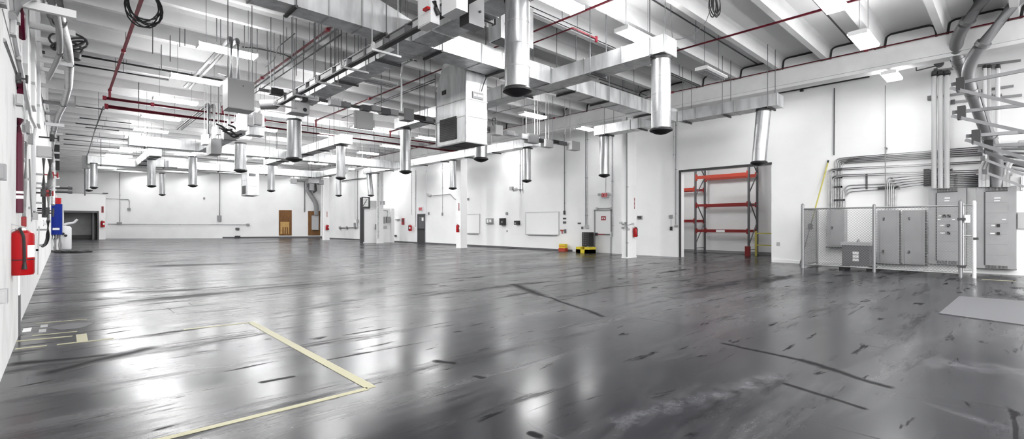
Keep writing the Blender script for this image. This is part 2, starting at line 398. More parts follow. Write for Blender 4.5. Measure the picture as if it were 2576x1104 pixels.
duct('supply_duct', 'branch duct of the second trunk ending in a square white box above a round drop', 8.8, 20.2, 9.32, 27.18, 5.33, G, hang=2.0)
duct('supply_duct', 'branch duct of the second trunk leading to the grey switch boxes', 4.8, 18.7, 5.3, 27.18, 5.33, G, hang=2.6, hoff=1.3)
duct('supply_duct', 'stub duct on the far side of the second trunk toward the plywood panels', 8.75, 27.82, 9.3, 31.0, 5.33, G, hang=2)
duct('supply_duct', 'side wall duct beyond the second trunk, ending above the partition', 15.4, 27.82, 15.95, 31.6, 5.33, G, hang=2)
duct('supply_duct', 'third trunk duct in front of the end wall', 4.0, 36.4, 14.9, 37.0, 5.42, G, hang=3)
duct('supply_duct', 'duct run above the low white enclosure with two round drops at its end', 1.05, 37.3, 3.9, 37.9, 5.42, G, hang=2.2)
duct('supply_duct', 'bright duct turning toward the camera near the end wall, over a single drop', 3.25, 30.6, 3.75, 37.25, 5.36, G, hang=2.4)
duct('supply_duct', 'small stub duct of the third trunk with a thin drop', 4.75, 36.0, 5.25, 36.38, 5.36, G, hang=3, step=.3)
duct('supply_duct', 'stub duct at the far end by the white column with a pale drop', 13.9, 31.8, 14.4, 36.38, 5.33, G, hang=2.4)
# ---- round drops with black cone diffusers
def drop(u, v, xc, r, label, top=DB - .013, utop=None, ytop=None, n=24):
    p = P(u, v, X=xc); zb = p.z
    root = thing('duct_drop', label, 'duct drop', (p.x, p.y, zb), 'round sheet metal duct drops')
    q = V((p.x, p.y, top)) if utop is None else V((xc, yat(utop, xc), top))
    mb = MB().cyl(p, q, r, n); d = (q - p)
    mb.build('drop_pipe', 'galv_round', root)
    for f in (.24, .48, .72):
        c = p + d * f; MB().cyl(c - d.normalized() * .008, c + d.normalized() * .008, r + .004, n).build('pipe_seam', 'conduit', root)
    MB().cyl(q - d.normalized() * .06, q, r + .012, n).build('hanger_collar', 'dark', root)
    MB().lathe(p, [(r * .6, .05), (r * 1.02, .03), (r * 1.2, -.005), (r * 1.17, -.03), (r * .62, -.085), (r * .1, -.11)], n).build('diffuser_cone', 'black', root)
    return root
drop(1301, 226, 5.17, .195, 'largest round duct drop, hanging in front of the square air handler in mid hall', n=32)
drop(1663, 326, 9.24, .20, 'round duct drop under the square end box beside the bright red pipe', n=32)
drop(1909, 408, 15.72, .205, 'tilted round duct drop hanging in front of the rack opening', utop=1921)
drop(1520, 440, 15.72, .19, 'round duct drop above the lit exit sign and exit door')
drop(1325, 454, 15.66, .19, 'round duct drop hanging over the wide whiteboard')
drop(1210, 399, 9.24, .19, 'round duct drop just behind the square air handler')
drop(1139, 473, 15.66, .19, 'round duct drop beside the column with the small whiteboard')
drop(1020, 431, 9.24, .19, 'round duct drop at the end of the branch behind the air handler')
drop(740, 399, 5.1, .20, 'round duct drop under the small box with a round knockout', top=4.58)
drop(857, 447, 9.06, .19, 'round duct drop under the white end box beyond the red mains')
drop(605, 428, 5.05, .20, 'round duct drop below the grey switch boxes', top=4.585)
drop(485, 466, 4.95, .19, 'round duct drop at the second trunk, before the end wall conduit', top=DB)
drop(381, 467, 3.5, .185, 'round duct drop on the bright elbow duct near the end wall')
drop(682, 479, 9.02, .19, 'round duct drop in front of the plywood panels')
drop(408, 489, 5.0, .17, 'thinnest round duct drop, against the end wall beside the bright elbow duct')
drop(852, 491, 14.15, .19, 'pale round duct drop beside the far white column')
drop(933, 491, 15.68, .19, 'leaning round duct drop above the wire cage door', utop=928)
drop(223, 478, 1.18, .17, 'darker of two round drops above the low enclosure')
drop(236, 471, 1.30, .16, 'paler of two round drops above the low enclosure')
# stub that carries the drop on the near side of the second trunk
duct('supply_duct', 'short stub on the near side of the second trunk over a single drop', 4.72, 26.3, 5.22, 27.18, 5.33, G, hang=3, step=.5) if False else None
# ---- air handlers hanging on the ducts
def ahu(uc, vb, Yf, wx, ly, label, grille=None):
    p = P(uc, vb, Y=Yf); x0, z0 = p.x, p.z; x1 = x0 + wx; y1 = Yf + ly; zt = 5.33
    root = thing('air_handler', label, 'air handler', ((x0 + x1) / 2, Yf + ly / 2, z0), 'square sheet metal air handlers')
    MB().prism([(x0, Yf, z0), (x0, y1, z0), (x0, y1, 4.72), (x0, y1 - .28, zt), (x0, Yf, zt)], (wx, 0, 0)).build('casing', 'galv', root, False)
    s = MB()
    for z in (z0 + .02, z0 + .62, z0 + 1.02): s.box((x0 - .012, Yf - .012, z - .012), (x1 + .012, y1 + .012, z + .012))
    s.box((x0 - .014, Yf - .014, z0), (x0 + .02, Yf + .02, zt)).box((x0 - .014, y1 - .02, z0), (x0 + .02, y1 + .014, 4.7))
    s.build('casing_frame', 'conduit', root, False)
    ya, yb = y1 - .17 * ly / 1.2, Yf + .36 * ly / 1.2
    gb = MB().box((x0 - .02, yb, z0 + .12), (x0 - .005, ya, z0 + .66)); gr = gb.build('intake_grille', 'black', root, False)
    l = MB()
    for k in range(12): l.box((x0 - .028, yb, z0 + .15 + k * .042), (x0 - .02, ya, z0 + .158 + k * .042))
    l.build('grille_blade', 'dark', gr, False)
    m = (Yf + y1) / 2
    for a, c in ((Yf + .05, m - .03), (m + .03, y1 - .05)): MB().box((x0 + .04, a, z0 - .012), (x1 - .04, c, z0 - .001)).build('bottom_grille', 'black', root, False)
    return root, x0, x1, z0
a1, ax0, ax1, az = ahu(1172, 357, 8.78, .64, 1.2, 'square galvanised air handler with black intake grille hanging under the near trunk')
np_ = MB(); q0, q1 = P(1189, 229, Y=8.76), P(1216, 252, Y=8.76)
np_.box((q0.x, 8.755, q1.z), (q1.x, 8.77, q0.z)); npo = np_.build('name_plate', 'grey', a1, False)
MB().box((q0.x + .03, 8.748, q1.z + .05), (q0.x + .11, 8.757, q0.z - .05)).box((q0.x + .14, 8.748, q1.z + .05), (q1.x - .03, 8.757, q0.z - .05)).build('plate_window', 'paper', npo, False)
g0_, g1_ = P(1122, 226, X=ax0), P(1112, 240, X=ax0)
MB().box((ax0 - .008, g0_.y, g1_.z), (ax0, g1_.y, g0_.z)).build('emblem', 'black', a1, False)
MB().tube([P(1222, 160, Y=8.7), P(1226, 188, Y=8.7), P(1217, 210, Y=8.72), P(1211, 230, Y=8.74)], .012, 6, .05).build('control_cable', 'black', a1)
a2, *_ = ahu(622, 491, 34.9, .72, 1.35, 'distant square air handler seen against the end wall')
MB().box((_[0] + .1, 34.86, 4.6), (_[0] + .5, 34.9, 4.78)).build('name_plate', 'dark', a2, False)
# insulated plenum on the near side of the trunk
pl = thing('plenum_box', 'grey insulated plenum box on top of the near trunk beside the largest round drop', 'duct box', (7.3, 7.8, 5.4))
MB().box((6.82, 7.58, 5.40), (7.81, 7.99, 6.3)).build('casing', 'galv', pl, False)
MB().box((6.86, 7.62, 5.385), (7.77, 7.95, 5.40)).build('bottom_grille', 'black', pl, False)
MB().box((6.81, 7.75, 5.72), (6.82, 7.87, 5.86)).build('emblem', 'dark', pl, False)
for x, y in ((6.9, 7.65), (7.7, 7.65)): MB().cyl((x, y, 6.2), (x, y, DZ), .011, 6).build('hanger_rod', 'rod', pl)
# small junction plenum over the knockout drop
jb = thing('plenum_box', 'small grey box with a round knockout on top of a drop beside the busway', 'duct box', (5, 14.3, 4.62))
q0, q1 = P(733, 280, Y=14.05), P(777, 289, Y=14.05)
MB().box((q0.x, 14.05, q0.z), (q1.x + .02, 14.55, DB - .015)).build('casing', 'panel_light', jb, False)
kc = P(767, 276, Y=14.05); MB().cyl(kc, kc - V((0, .012, 0)), .055, 16).build('knockout', 'black', jb); MB().box((q0.x - .02, 14.03, 4.9), (q1.x + .04, 14.57, 4.93)).build('hanger_flange', 'panel_light', jb, False)
# collar box above the drop below the switch boxes
cb = thing('plenum_box', 'galvanised collar box on top of the drop below the grey switch boxes', 'duct box', (5, 19, 4.6))
MB().box((4.82, 18.72, 4.60), (5.32, 19.2, DB - .015)).build('casing', 'galv_round', cb, False); MB().box((4.79, 18.69, 4.9), (5.35, 19.23, 4.93)).build('hanger_flange', 'conduit', cb, False)
# ================================================================ ceiling lights
lamp_no = 0
def light(u, v, label, lit=True, lm='lamp', z=5.57, fix=None, wires=True, group='strip lights hung in rows', L=1.24, W=.36):
    p = P(u, v, Z=z) if fix is None else V(fix); x, y, zz = p
    root = thing('strip_light', label, 'ceiling light', (x, y, zz), group)
    a, c = L / 2, W / 2
    MB().prism([(x - a, y - c, zz + .035), (x - a, y - c * .6, zz + .10), (x - a, y + c * .6, zz + .10), (x - a, y + c, zz + .035)], (L, 0, 0)).build('housing', 'white', root, False)
    MB().prism([(x - a + .01, y - c - .012, zz + .06), (x - a + .01, y - c - .012, zz + .03), (x - a + .01, y - c + .04, zz), (x - a + .01, y + c - .04, zz), (x - a + .01, y + c + .012, zz + .03), (x - a + .01, y + c + .012, zz + .06)], (L - .02, 0, 0)).build('diffuser', lm if lit else 'lamp_off', root, False)
    for s in (-1, 1):
        MB().box((x + s * a - .012, y - c, zz), (x + s * a + .012, y + c, zz + .09)).build('end_cap', 'white', root, False)
    if wires:
        for s in (-1, 1): MB().cyl((x + s * .45, y, zz + .09), (x + s * .45, y, DZ), .006, 5).build('hanger_wire', 'rod', root)
    if not lit:
        g = MB()
        for k in range(9): g.tube([(x - a + .1 + k * .13, y - c, zz + .06), (x - a + .1 + k * .13, y - c * .7, zz - .03), (x - a + .1 + k * .13, y + c * .7, zz - .03), (x - a + .1 + k * .13, y + c, zz + .06)], .006, 4)
        for t in (-.6, 0, .6): g.bar((x - a, y + c * t, zz - .03), (x + a, y + c * t, zz - .03), .01, .01)
        g.build('wire_guard', 'conduit', root)
    return root
for u, v, l in [(573, 133, 'lit strip light just behind the bent conduits of the large grey panel'),
                (494, 204, 'lit strip light beside the large grey panel, second in the row along the block wall'),
                (442, 257, 'lit strip light just above the red sprinkler mains, third along the block wall'),
                (405, 299, 'lit strip light just behind the red sprinkler mains, fourth along the block wall'),
                (380, 331, 'lit strip light over the start of the second trunk duct, fifth along the block wall'),
                (337, 377, 'lit strip light past the second trunk, second to last along the block wall'),
                (300, 393, 'last lit strip light of the block wall row, over the enclosure duct'),
                (697, 292, 'lit strip light over the red mains beside the knockout drop'),
                (657, 327, 'lit strip light behind the red mains below the large grey panel'),
                (830, 262, 'lit strip light partly hidden behind the busway boxes'),
                (918, 325, 'lit strip light over the red mains in front of the white end box'),
                (925, 387, 'lit strip light past the second trunk near the far white column'),
                (985, 370, 'lit strip light behind the drop at the branch end'),
                (1075, 350, 'lit strip light half hidden behind the air handler'),
                (1340, 293, 'lit strip light over the far end of the busway'),
                (1603, 97, 'lit strip light above the bright branch duct by the red pipe'),
                (2173, 105, 'lit strip light in front of the girder above the electrical corner'),
                (1400, 7, 'lit strip light at the top edge beside the largest round drop'),
                (2085, 5, 'lit strip light at the top edge by the bright red pipe'),
                (800, 413, 'lit strip light low over the far trunk beside the plywood panels'),
                (870, 425, 'lit strip light beside the far white column')]:
    light(u, v, l)
light(945, 207, 'unlit strip light behind the branch duct of the busway rail', lit=False)
light(1790, 188, 'unlit strip light with wire guard hanging before the girder', lit=False)
for u, v, l in [(2243, 195, 'lit light under the girder between the wall conduits'), (1900, 243, 'lit light under the girder behind the tilted drop duct'), (1472, 326, 'lit light under the girder above the exit door')]:
    p = P(u, v, X=17.5); r = light(0, 0, l, fix=p, wires=False, L=1.0, lm='lamp_dim')
    for s in (-1, 1): MB().cyl((p.x - .3, p.y + s * .1, p.z + .06), (p.x - .3, p.y + s * .1, 5.9), .008, 5).build('hanger_wire', 'rod', r)
    MB().box((p.x - .35, p.y - .03, p.z + .08), (p.x + .45, p.y + .03, p.z + .11)).build('support_arm', 'grey', r, False)
# small second lamps far away, out of sight row fillers that the photo shows as glows
# ================================================================ red sprinkler pipework
GP = 'red sprinkler pipes'
def pipe(name, pts, r, m, label, cat, group=None, bend=.06, n=10, couplings=()):
    root = thing(name, label, cat, pts[0], group)
    MB().tube(pts, r, n, bend).build('pipe_run', m, root)
    for c in couplings:
        c, dr = V(c[0]), V(c[1]).normalized(); MB().cyl(c - dr * .05, c + dr * .05, r * 1.45, n).build('coupling', m, root)
    return root
YM = 21.85; zu = zat(600, 291, Y=YM) ; zl = 5.52
mx0 = xat(258, YM)
zu = zat(262, 246, Y=YM)
r = pipe('sprinkler_pipe', [(mx0, YM, zu), (17.0, YM, zu)], .052, 'pipe_red', 'upper dark red sprinkler main crossing the hall', 'pipe', GP, couplings=[((mx0 + .05, YM, zu), (1, 0, 0)), ((2.4, YM, zu), (1, 0, 0)), ((6.2, YM, zu), (1, 0, 0))])
for x in (2.0, 5.2, 8.0, 11.2, 14.4): MB().cyl((x, YM, zl + .07), (x, YM, DZ), .016, 6).build('hanger_rod', 'rod', r)
pipe('sprinkler_pipe', [(mx0 + .06, YM, zl), (17.0, YM, zl)], .066, 'pipe_red', 'lower thicker dark red sprinkler main crossing the hall', 'pipe', GP, couplings=[((mx0 + .1, YM, zl), (1, 0, 0))])
ZB = 6.1
def branch(u, v, label, ya, yb=YM, x=None):
    x = P(u, v, Z=ZB).x if x is None else x
    r = pipe('sprinkler_pipe', [(x, ya, ZB), (x, yb, ZB), (x, yb, zu)], .038, 'pipe_red', label, 'pipe', GP, couplings=[((x, yb - .02, ZB), (0, 1, 0)), ((x, yb - 5.2, ZB), (0, 1, 0)), ((x, yb - 10.4, ZB), (0, 1, 0))])
    y = ya + 1.0
    while y < yb:
        MB().cyl((x, y, ZB), (x, y, DZ), .008, 5).build('hanger_rod', 'rod', r); y += 3.4
    return x
branch(355.6, 0, 'red sprinkler branch pipe near the block wall with the coiled black cable', -2)
branch(0, 0, 'red sprinkler branch pipe hidden above the busway rail and the near trunk', -2, x=4.66)
branch(0, 0, 'red sprinkler branch pipe running past the air handler to the top edge', -2, x=8.36)
branch(0, 0, 'red sprinkler branch pipe with a bright underside running before the girder', -2, x=12.1)
pipe('sprinkler_pipe', [(GX - .05, Y0, 6.41), (GX - .05, 40, 6.41)], .026, 'pipe_red', 'thin red pipe lying along the top edge of the girder', 'pipe', GP, couplings=[((GX - .05, 3 + 6 * k, 6.41), (0, 1, 0)) for k in range(6)])
# small arm with a sprinkler head
sa, sb, sc_ = P(1342, 108, X=8.36), P(1441, 70, X=8.36), P(1500, 97, Y=P(1441, 70, X=8.36).y)
r = pipe('sprinkler_pipe', [sa, sb, sc_], .02, 'pipe_red', 'red sprinkler arm with a head pointing at the near trunk', 'pipe', GP)
MB().cyl(sc_ + V((0, 0, -.08)), sc_ + V((0, 0, .05)), .035, 8).build('sprinkler_head', 'pipe_red', r)
# hose reel cable on the first branch
def coil(c, r0, label, name='cable_coil', turns=6, m='black', axis='y', group=None, th=.014, sag=1.25):
    b = MB(); pts = []
    for i in range(turns * 20 + 1):
        a = 2 * math.pi * i / 20; rr = r0 * (1 + .12 * math.sin(i * .37)); off = .05 * math.sin(i * .11)
        dx, dz = rr * math.sin(a), rr * sag * math.cos(a) - rr * sag
        pts.append(V(c) + (V((dx, off, dz)) if axis == 'y' else V((off, dx, dz))))
    root = thing(name, label, 'cable', c, group); b.tube(pts, th, 6).build('cable_loops', m, root)
    c = V(c); MB().tube([c + V((0, 0, .10)), c + V((.04, 0, .13)), c + V((.06, 0, .06)), c + V((.02, 0, -.02))], .012, 6, .03).build('hanger_hook', 'steel', root)
    return root
c = P(362, -26, Z=6.06); coil(c, .27, 'coil of black cable hanging from the red pipe near the block wall')
c = P(1798, -12, Z=6.35); coil(c, .17, 'coil of black cable hung on a ceiling joist at the top edge', th=.012)
pth = [P(1790, 14, Z=6.3), P(1776, 55, Z=6.2), P(1748, 86, Z=5.9), P(1712, 99, Z=5.75), P(1692, 98, Z=5.7), P(1688, 60, Z=6.2), P(1687, 0, Z=6.75)]
cr = thing('cable', 'thin cable drooping from the joist coil to the bright branch duct', 'cable', pth[0]); MB().tube(pth, .007, 5, .1).build('cable_run', 'rod', cr); MB().cyl(pth[-1], (pth[-1].x, pth[-1].y, DZ), .012, 6).build('hanger_anchor', 'steel', cr)
# ================================================================ busway rail, bus rail and overhead electrical gear
def rods(root, pts, zb, top=DZ, r=.010, m='rod'):
    for x, y in pts: MB().cyl((x, y, zb), (x, y, top), r, 6).build('hanger_rod', m, root)
# ---- upright bus rail running away from the camera beside the branch duct
TX = 4.2; tz0, tz1 = 4.56, 4.74
tr = thing('bus_rail', 'long upright bus rail with dark edges and pale panels running under the near trunk', 'busway', (TX, 9, tz0))
MB().box((TX - .05, 3.2, tz0), (TX + .05, 13.75, tz0 + .035)).build('lower_rail', 'dark', tr, False)
MB().box((TX - .035, 3.2, tz1 - .018), (TX + .035, 13.75, tz1)).build('upper_rail', 'rod', tr, False)
for k in range(14):
    y = 3.3 + k * .75; MB().box((TX - .02, y, tz0 + .035), (TX + .02, y + (.52 if k % 3 else .66), tz1 - .018)).build('rail_panel', ('offwhite', 'panel_light', 'white', 'grey')[k * 7 % 4], tr, False)
for k in range(14): MB().box((TX - .045, 3.22 + k * .75, tz0 + .03), (TX + .045, 3.28 + k * .75, tz1)).build('rail_joint', 'rod', tr, False)
for y in (4.6, 7.95, 9.25, 10.6, 12.0, 13.4):
    MB().bar((TX - .17, y, tz0 - .02), (TX + .42, y, tz0 - .02), .045, .035).build('trapeze', 'white' if y < 9 else 'panel_light', tr, False)
    rods(tr, [(TX - .16, y), (TX + .36, y)], tz0 - .04, m='rod_light' if y < 8 else 'rod')
    MB().lathe((TX - .11, y + .05, tz0 + .02), [(.03, 0), (.05, .05), (.02, .12)], 10).build('rail_clamp', 'white', tr)
MB().cyl((TX, 13.72, 4.64), (TX - .35, 13.9, 4.6), .13, 14).build('end_fitting', 'grey', tr)
# ---- boxes on hangers beside the tray
def hbox(name, label, cat, u, v, x, vt, u0, u1, mats='panel_light', ztop=None, extra=None):
    "box whose lower near corner is at pixel (u, v) on plane X=x; u0 the far end of the -X face; u1 the far end of the -Y face"
    p = P(u, v, X=x); y1 = yat(u0, x); x1 = xat(u1, p.y); zt = zat(u, vt, X=x) if ztop is None else ztop
    root = thing(name, label, cat, ((x + x1) / 2, (p.y + y1) / 2, p.z))
    MB().box((x, p.y, p.z), (x1, y1, zt)).build('enclosure', mats, root, False)
    return root, V((x, p.y, p.z)), V((x1, y1, zt))
r, a, c = hbox('disconnect_switch', 'white switch box with a red handle hung above the bus rail', 'switch box', 1083, 55, 3.88, -40, 1051, 1106, 'offwhite')
MB().box((a.x - .004, a.y + .02, a.z + .02), (a.x - .001, c.y - .02, c.z)).build('cover', 'white', r, False)
q = P(1081, 22, X=a.x); MB().bar(q + V((-.03, .10, .0)), q + V((-.03, -.02, 0)), .05, .035).build('switch_handle', 'red', r, False)
MB().tube([P(1092, 3, Y=a.y - .02), P(1096, 20, Y=a.y - .02), P(1103, 38, Y=a.y - .02)], .035, 8).build('armoured_cable', 'black', r)
rods(r, [(a.x + .05, a.y + .06), (c.x - .05, c.y - .06)], c.z)
r, a, c = hbox('disconnect_switch', 'plain white switch box hung beside the red-handled box', 'switch box', 1148, 20, 3.75, -40, 1111, 1177, 'offwhite')
rods(r, [(a.x + .05, a.y + .06), (c.x - .05, c.y - .06)], c.z)
r, a, c = hbox('bus_plug', 'black-sided bus plug box hung beside the largest round drop', 'switch box', 1180, 57, 4.3, -30, 1157, 1218, 'grey')
MB().box((a.x - .006, a.y, a.z), (a.x, c.y, c.z)).build('side_cover', 'black', r, False)
q = P(1207, 30, Y=a.y - .004); MB().cyl(q, q - V((0, .02, 0)), .018, 10).build('indicator', 'dark', r)
rods(r, [(a.x + .05, a.y + .06), (c.x - .03, c.y - .06)], c.z)
# ---- busway across the hall
BY, bz = 13.2, 4.84
bw = thing('busway', 'dark electrical busway rail crossing the hall below the ducts with plug-in boxes', 'busway', (9, BY, 4.76))
MB().box((3.6, BY - .05, 4.79), (16.0, BY + .05, 4.85)).build('bus_rail', 'darkgrey', bw, False)
for k in range(9): MB().box((4.1 + k * 1.4, BY - .07, 4.77), (4.2 + k * 1.4, BY + .07, 4.87)).build('rail_joint', 'rod', bw, False)
rods(bw, [(3.9 + k * 1.55, BY) for k in range(8)], 4.84, m='rod')
def plug(u0, u1, v0, v1, label, m, d=.2, y=None, name='bus_plug', extra=None):
    y = BY - .078 - d / 2
    p, q = P(u0, v1, Y=y), P(u1, v1, Y=y); zt = zat((u0 + u1) / 2, v0, Y=y); z0 = (p.z + q.z) / 2
    if zt - z0 < .06: zt = z0 + .06
    root = thing(name, label, 'switch box', ((p.x + q.x) / 2, y, z0), 'plug-in boxes on the busway')
    MB().box((p.x, y - d / 2, z0), (q.x, y + d / 2, zt)).build('enclosure', m, root, False)
    MB().box((p.x + .03, y - d / 2 - .008, z0 + .02), (q.x - .03, y - d / 2, zt - .02)).build('cover', m, root, False)
    MB().box(((p.x + q.x) / 2 - .03, y - .04, zt), ((p.x + q.x) / 2 + .03, y + d / 2, max(zt, 4.84) + .02)).build('hanger_clip', 'rod', root, False)
    return root
plug(679, 710, 224, 239, 'black plug-in box on the busway beside the large grey panel', 'black')
plug(757, 772, 242, 255, 'black plug-in box on the busway over the knockout box', 'black')
plug(772, 799, 243, 254, 'white plug-in box on the busway where the branch duct ends', 'white')
plug(828, 855, 252, 266, 'white plug-in box on the busway, second after the branch duct end', 'offwhite')
plug(857, 879, 258, 270, 'dark grey plug-in box on the busway between a white box and the hanging panel', 'grey')
plug(908, 930, 266, 279, 'dark plug-in box on the busway above the hanging grey panel', 'darkgrey')
plug(931, 954, 267, 279, 'pale plug-in box on the busway between two dark ones', 'panel_light')
plug(956, 978, 273, 288, 'dark plug-in box on the busway before the branch end', 'darkgrey')
plug(980, 999, 277, 290, 'pale narrow plug-in box on the busway before the branch end', 'panel_light')
plug(1010, 1035, 275, 304, 'grey switch box on the busway in front of the branch duct end', 'panel', .3)
plug(1036, 1066, 290, 302, 'long black cable fitting on the busway beside the air handler', 'black', .12)
plug(1068, 1086, 295, 306, 'grey fitting on the busway touching the air handler side', 'grey')
r = plug(892, 937, 281, 325, 'pale grey flat panel hanging under the busway in mid hall', 'panel_light', .12)
r = plug(1240, 1258, 316, 340, 'white switch box with looped black cable on the busway past the air handler', 'white', .3)
p = P(1240, 316, Y=BY - .28); MB().tube([p + V((.02, 0, 0)), p + V((-.05, 0, .10)), p + V((-.02, 0, .26)), p + V((.10, 0, .30)), p + V((.16, 0, .2)), p + V((.12, 0, .02))], .014, 6, .08).build('looped_cable', 'black', r)
plug(1270, 1290, 330, 341, 'small pale fitting on the busway past the looped cable box', 'panel_light')
plug(1308, 1324, 338, 350, 'pale plug-in box beside the square grey box at the far busway end', 'offwhite')
plug(1325, 1349, 338, 360, 'square grey plug-in box at the far busway end', 'panel', .28)
plug(1352, 1364, 350, 358, 'small black clip near the far busway end', 'black')
plug(1366, 1386, 353, 371, 'grey plug-in box with white cover near the far busway end', 'panel_light', .26)
plug(1388, 1402, 353, 361, 'black plug-in fitting near the far busway end', 'black')
plug(1404, 1424, 356, 365, 'dark tapering fitting before the last busway box', 'darkgrey', .12)
plug(1432, 1452, 357, 378, 'last box at the far end of the busway', 'panel_light', .3)
for u, v0, v1 in [(1345, 300, 340), (1352, 285, 345), (1373, 270, 350), (1380, 268, 350), (1421, 318, 360), (1434, 290, 357)]:
    x = xat(u, BY); MB().cyl((x, BY, 4.84), (x, BY, DZ), .011, 6).build('hanger_conduit', 'panel_light', bw)
# ---- large grey panel with two big conduits bending back over the lights
py = 12.8; p0, p1 = P(573, 269, Y=py), P(640, 281, Y=py); zt = zat(573, 194, Y=py); px0, px1, pz = p0.x, p1.x, 4.165
pn = thing('panelboard', 'large grey electrical panel hung high on two thick bent conduits', 'panel', ((px0 + px1) / 2, py, pz), 'grey panels hung from the ceiling')
MB().box((px0, py, pz), (px1, py + .5, zt)).build('cabinet', 'panel_light', pn, False)
MB().box((px0 + .008, py - .02, pz + .01), (px1 - .008, py, zt - .02)).build('door', 'panel_light', pn, False)
k = P(611, 217, Y=py); MB().cyl((k.x, py - .04, k.z), (k.x, py - .02, k.z), .012, 10).build('latch', 'dark', pn)
MB().bar((px0 - .02, py + .1, zt + .03), (px0 - .02, py + .8, zt + .25), .05, .04).build('hanger_strut', 'rod', pn, False)
for uu in (580, 597):
    x = xat(uu, py + .1); b = MB().tube([(x, py + .06, zt), (x, py + .06, 5.86), (x, py + 1.2, 5.88), (x, py + 6.0, 5.92)], .042, 10, .17)
    b.build('thick_conduit', 'rod', pn); MB().tube([(x, py + .06, 5.6), (x, py + .06, 5.86), (x, py + .5, 5.867)], .047, 10, .17, 6).build('conduit_elbow', 'darkgrey', pn)
MB().cyl((px0 + .015, py + .06, zt), (px0 + .015, py + .06, DZ), .012, 6).build('hanger_rod', 'rod', pn)
MB().cyl((px1 - .04, py + .06, zt), (px1 - .04, py + .06, DZ), .012, 6).build('hanger_rod', 'rod', pn)
# ---- second group of switch gear, past the large panel
gy = 19.0
def gear(u0, uc, u1, v0, v1, y, name, label, m='panel_light', d=None):
    p, q = P(uc, v1, Y=y), P(u1, v1, Y=y); zt = zat(uc, v0, Y=y); y1 = yat(u0, p.x)
    if not (y + .1 < y1 < y + 1.5): y1 = y + .4
    root = thing(name, label, 'switch box', ((p.x + q.x) / 2, y, p.z), 'switch boxes hung around the far panel')
    MB().box((p.x, y, p.z), (q.x, y1, zt)).build('enclosure', m, root, False)
    MB().box((p.x + .02, y - .012, p.z + .02), (q.x - .02, y, zt - .02)).build('door', m, root, False)
    return root, p, V((q.x, y1, zt))
r, p, q = gear(519, 531, 558, 346, 386, 20.6, 'panelboard', 'second grey panel with two bent conduits, hung past the large grey panel', 'panel')
rods(r, [(p.x + .05, p.y + .3), (q.x - .05, p.y + .3)], q.z)
for uu in (525, 539):
    x = xat(uu, 20.7); MB().tube([(x, 20.75, q.z), (x, 20.75, 5.9), (x, 22.2, 5.93), (x, 27.5, 5.96)], .05, 10, .26).build('thick_conduit', 'rod', r)
    MB().tube([(x, 20.75, 5.6), (x, 20.75, 5.9), (x, 21.2, 5.91)], .055, 10, .25).build('conduit_elbow', 'darkgrey', r)
for args in [(593, 603, 623, 282, 327, 17.6, 'disconnect_switch', 'white switch box hung over the plenum collar under the large grey panel', 'offwhite'),
             (619, 622, 637, 288, 315, 17.9, 'disconnect_switch', 'grey switch box touching the white one over the plenum collar', 'panel_light'),
             (636, 640, 660, 282, 312, 18.2, 'disconnect_switch', 'wide pale box under the end of the bus rail', 'panel_light'),
             (541, 546, 556, 310, 337, 19.2, 'disconnect_switch', 'small white box in the middle of the far switch group', 'white'),
             (533, 536, 545, 318, 348, 19.4, 'disconnect_switch', 'narrow white box next to the second grey panel', 'white'),
             (571, 573, 581, 300, 328, 19.0, 'disconnect_switch', 'slim white box over the dark cable cluster', 'white'),
             (560, 563, 594, 330, 350, 19.8, 'disconnect_switch', 'low grey junction box between the far switch boxes', 'grey'),
             (506, 512, 526, 336, 362, 20.3, 'disconnect_switch', 'tilted white box on the block wall side of the far switch group', 'white')]:
    r, p, q = gear(*args); rods(r, [(p.x + .04, p.y + .08), (q.x - .04, p.y + .08)], q.z, m='rod_light')
b = MB()
for i, (u, v, y) in enumerate([(560, 318, 19), (567, 328, 19.2), (576, 335, 18.9), (584, 330, 18.8), (590, 320, 18.6)]):
    p = P(u, v, Y=y); b.tube([p + V((-.2, 0, .06)), p, p + V((.12, 0, -.14)), p + V((.3, 0, -.06))], .035, 6, .1)
cbn = thing('cable_bundle', 'knot of black cables among the far switch boxes', 'cables', P(576, 335, Y=18.9)); b.build('cables', 'black', cbn); q = P(576, 330, Y=19); MB().cyl(q, (q.x, q.y, DZ), .01, 6).build('hanger_rod', 'rod', cbn)
# ---- twin conduits running back beside the tray
def run(label, pts, r, m='conduit', cat='conduit', group=None, name='conduit_run', bend=.15, hang=0, n=8, top=DZ):
    root = thing(name, label, cat, pts[0], group)
    MB().tube(pts, r, n, bend).build('pipe_run', m, root)
    if not hang:
        c = (V(pts[0]) + V(pts[1])) / 2
        if c.z < top - .05: MB().cyl(c, (c.x, c.y, top), .008, 5).build('hanger_rod', 'rod', root)
    if hang:
        a, c = V(pts[0]), V(pts[-1]); k = int((c - a).length / hang)
        for i in range(k):
            p = a + (c - a) * ((i + .5) / k); MB().cyl(p, (p.x, p.y, top), .009, 5).build('hanger_rod', 'rod', root)
    return root
c0, c1 = P(844, 76, Z=5.55), P(663, 200, Z=5.55); dx = .13
r = run('upper of twin grey conduits running back above the bus rail', [(c0.x, c0.y - .2, 5.55), (c0.x, 17.5, 5.55)], .026, 'conduit', hang=1.6)
r = run('lower of twin grey conduits running back above the bus rail', [(c0.x + dx, c0.y, 5.50), (c0.x + dx, 17.5, 5.5)], .02, 'steel', hang=2.3)
run('dark pipe bracing from the joist toward the twin conduits', [P(742, 84, Z=6.4), P(700, 118, Z=6.1), P(690, 150, Z=5.9), P(668, 168, Z=5.9)], .016, 'rod', bend=.1)
run('black cable crossing above the strip light behind the large panel', [P(610, 118, Z=6.2), P(650, 122, Z=6.2), P(720, 138, Z=6.1), P(742, 152, Z=5.95)], .018, 'black')
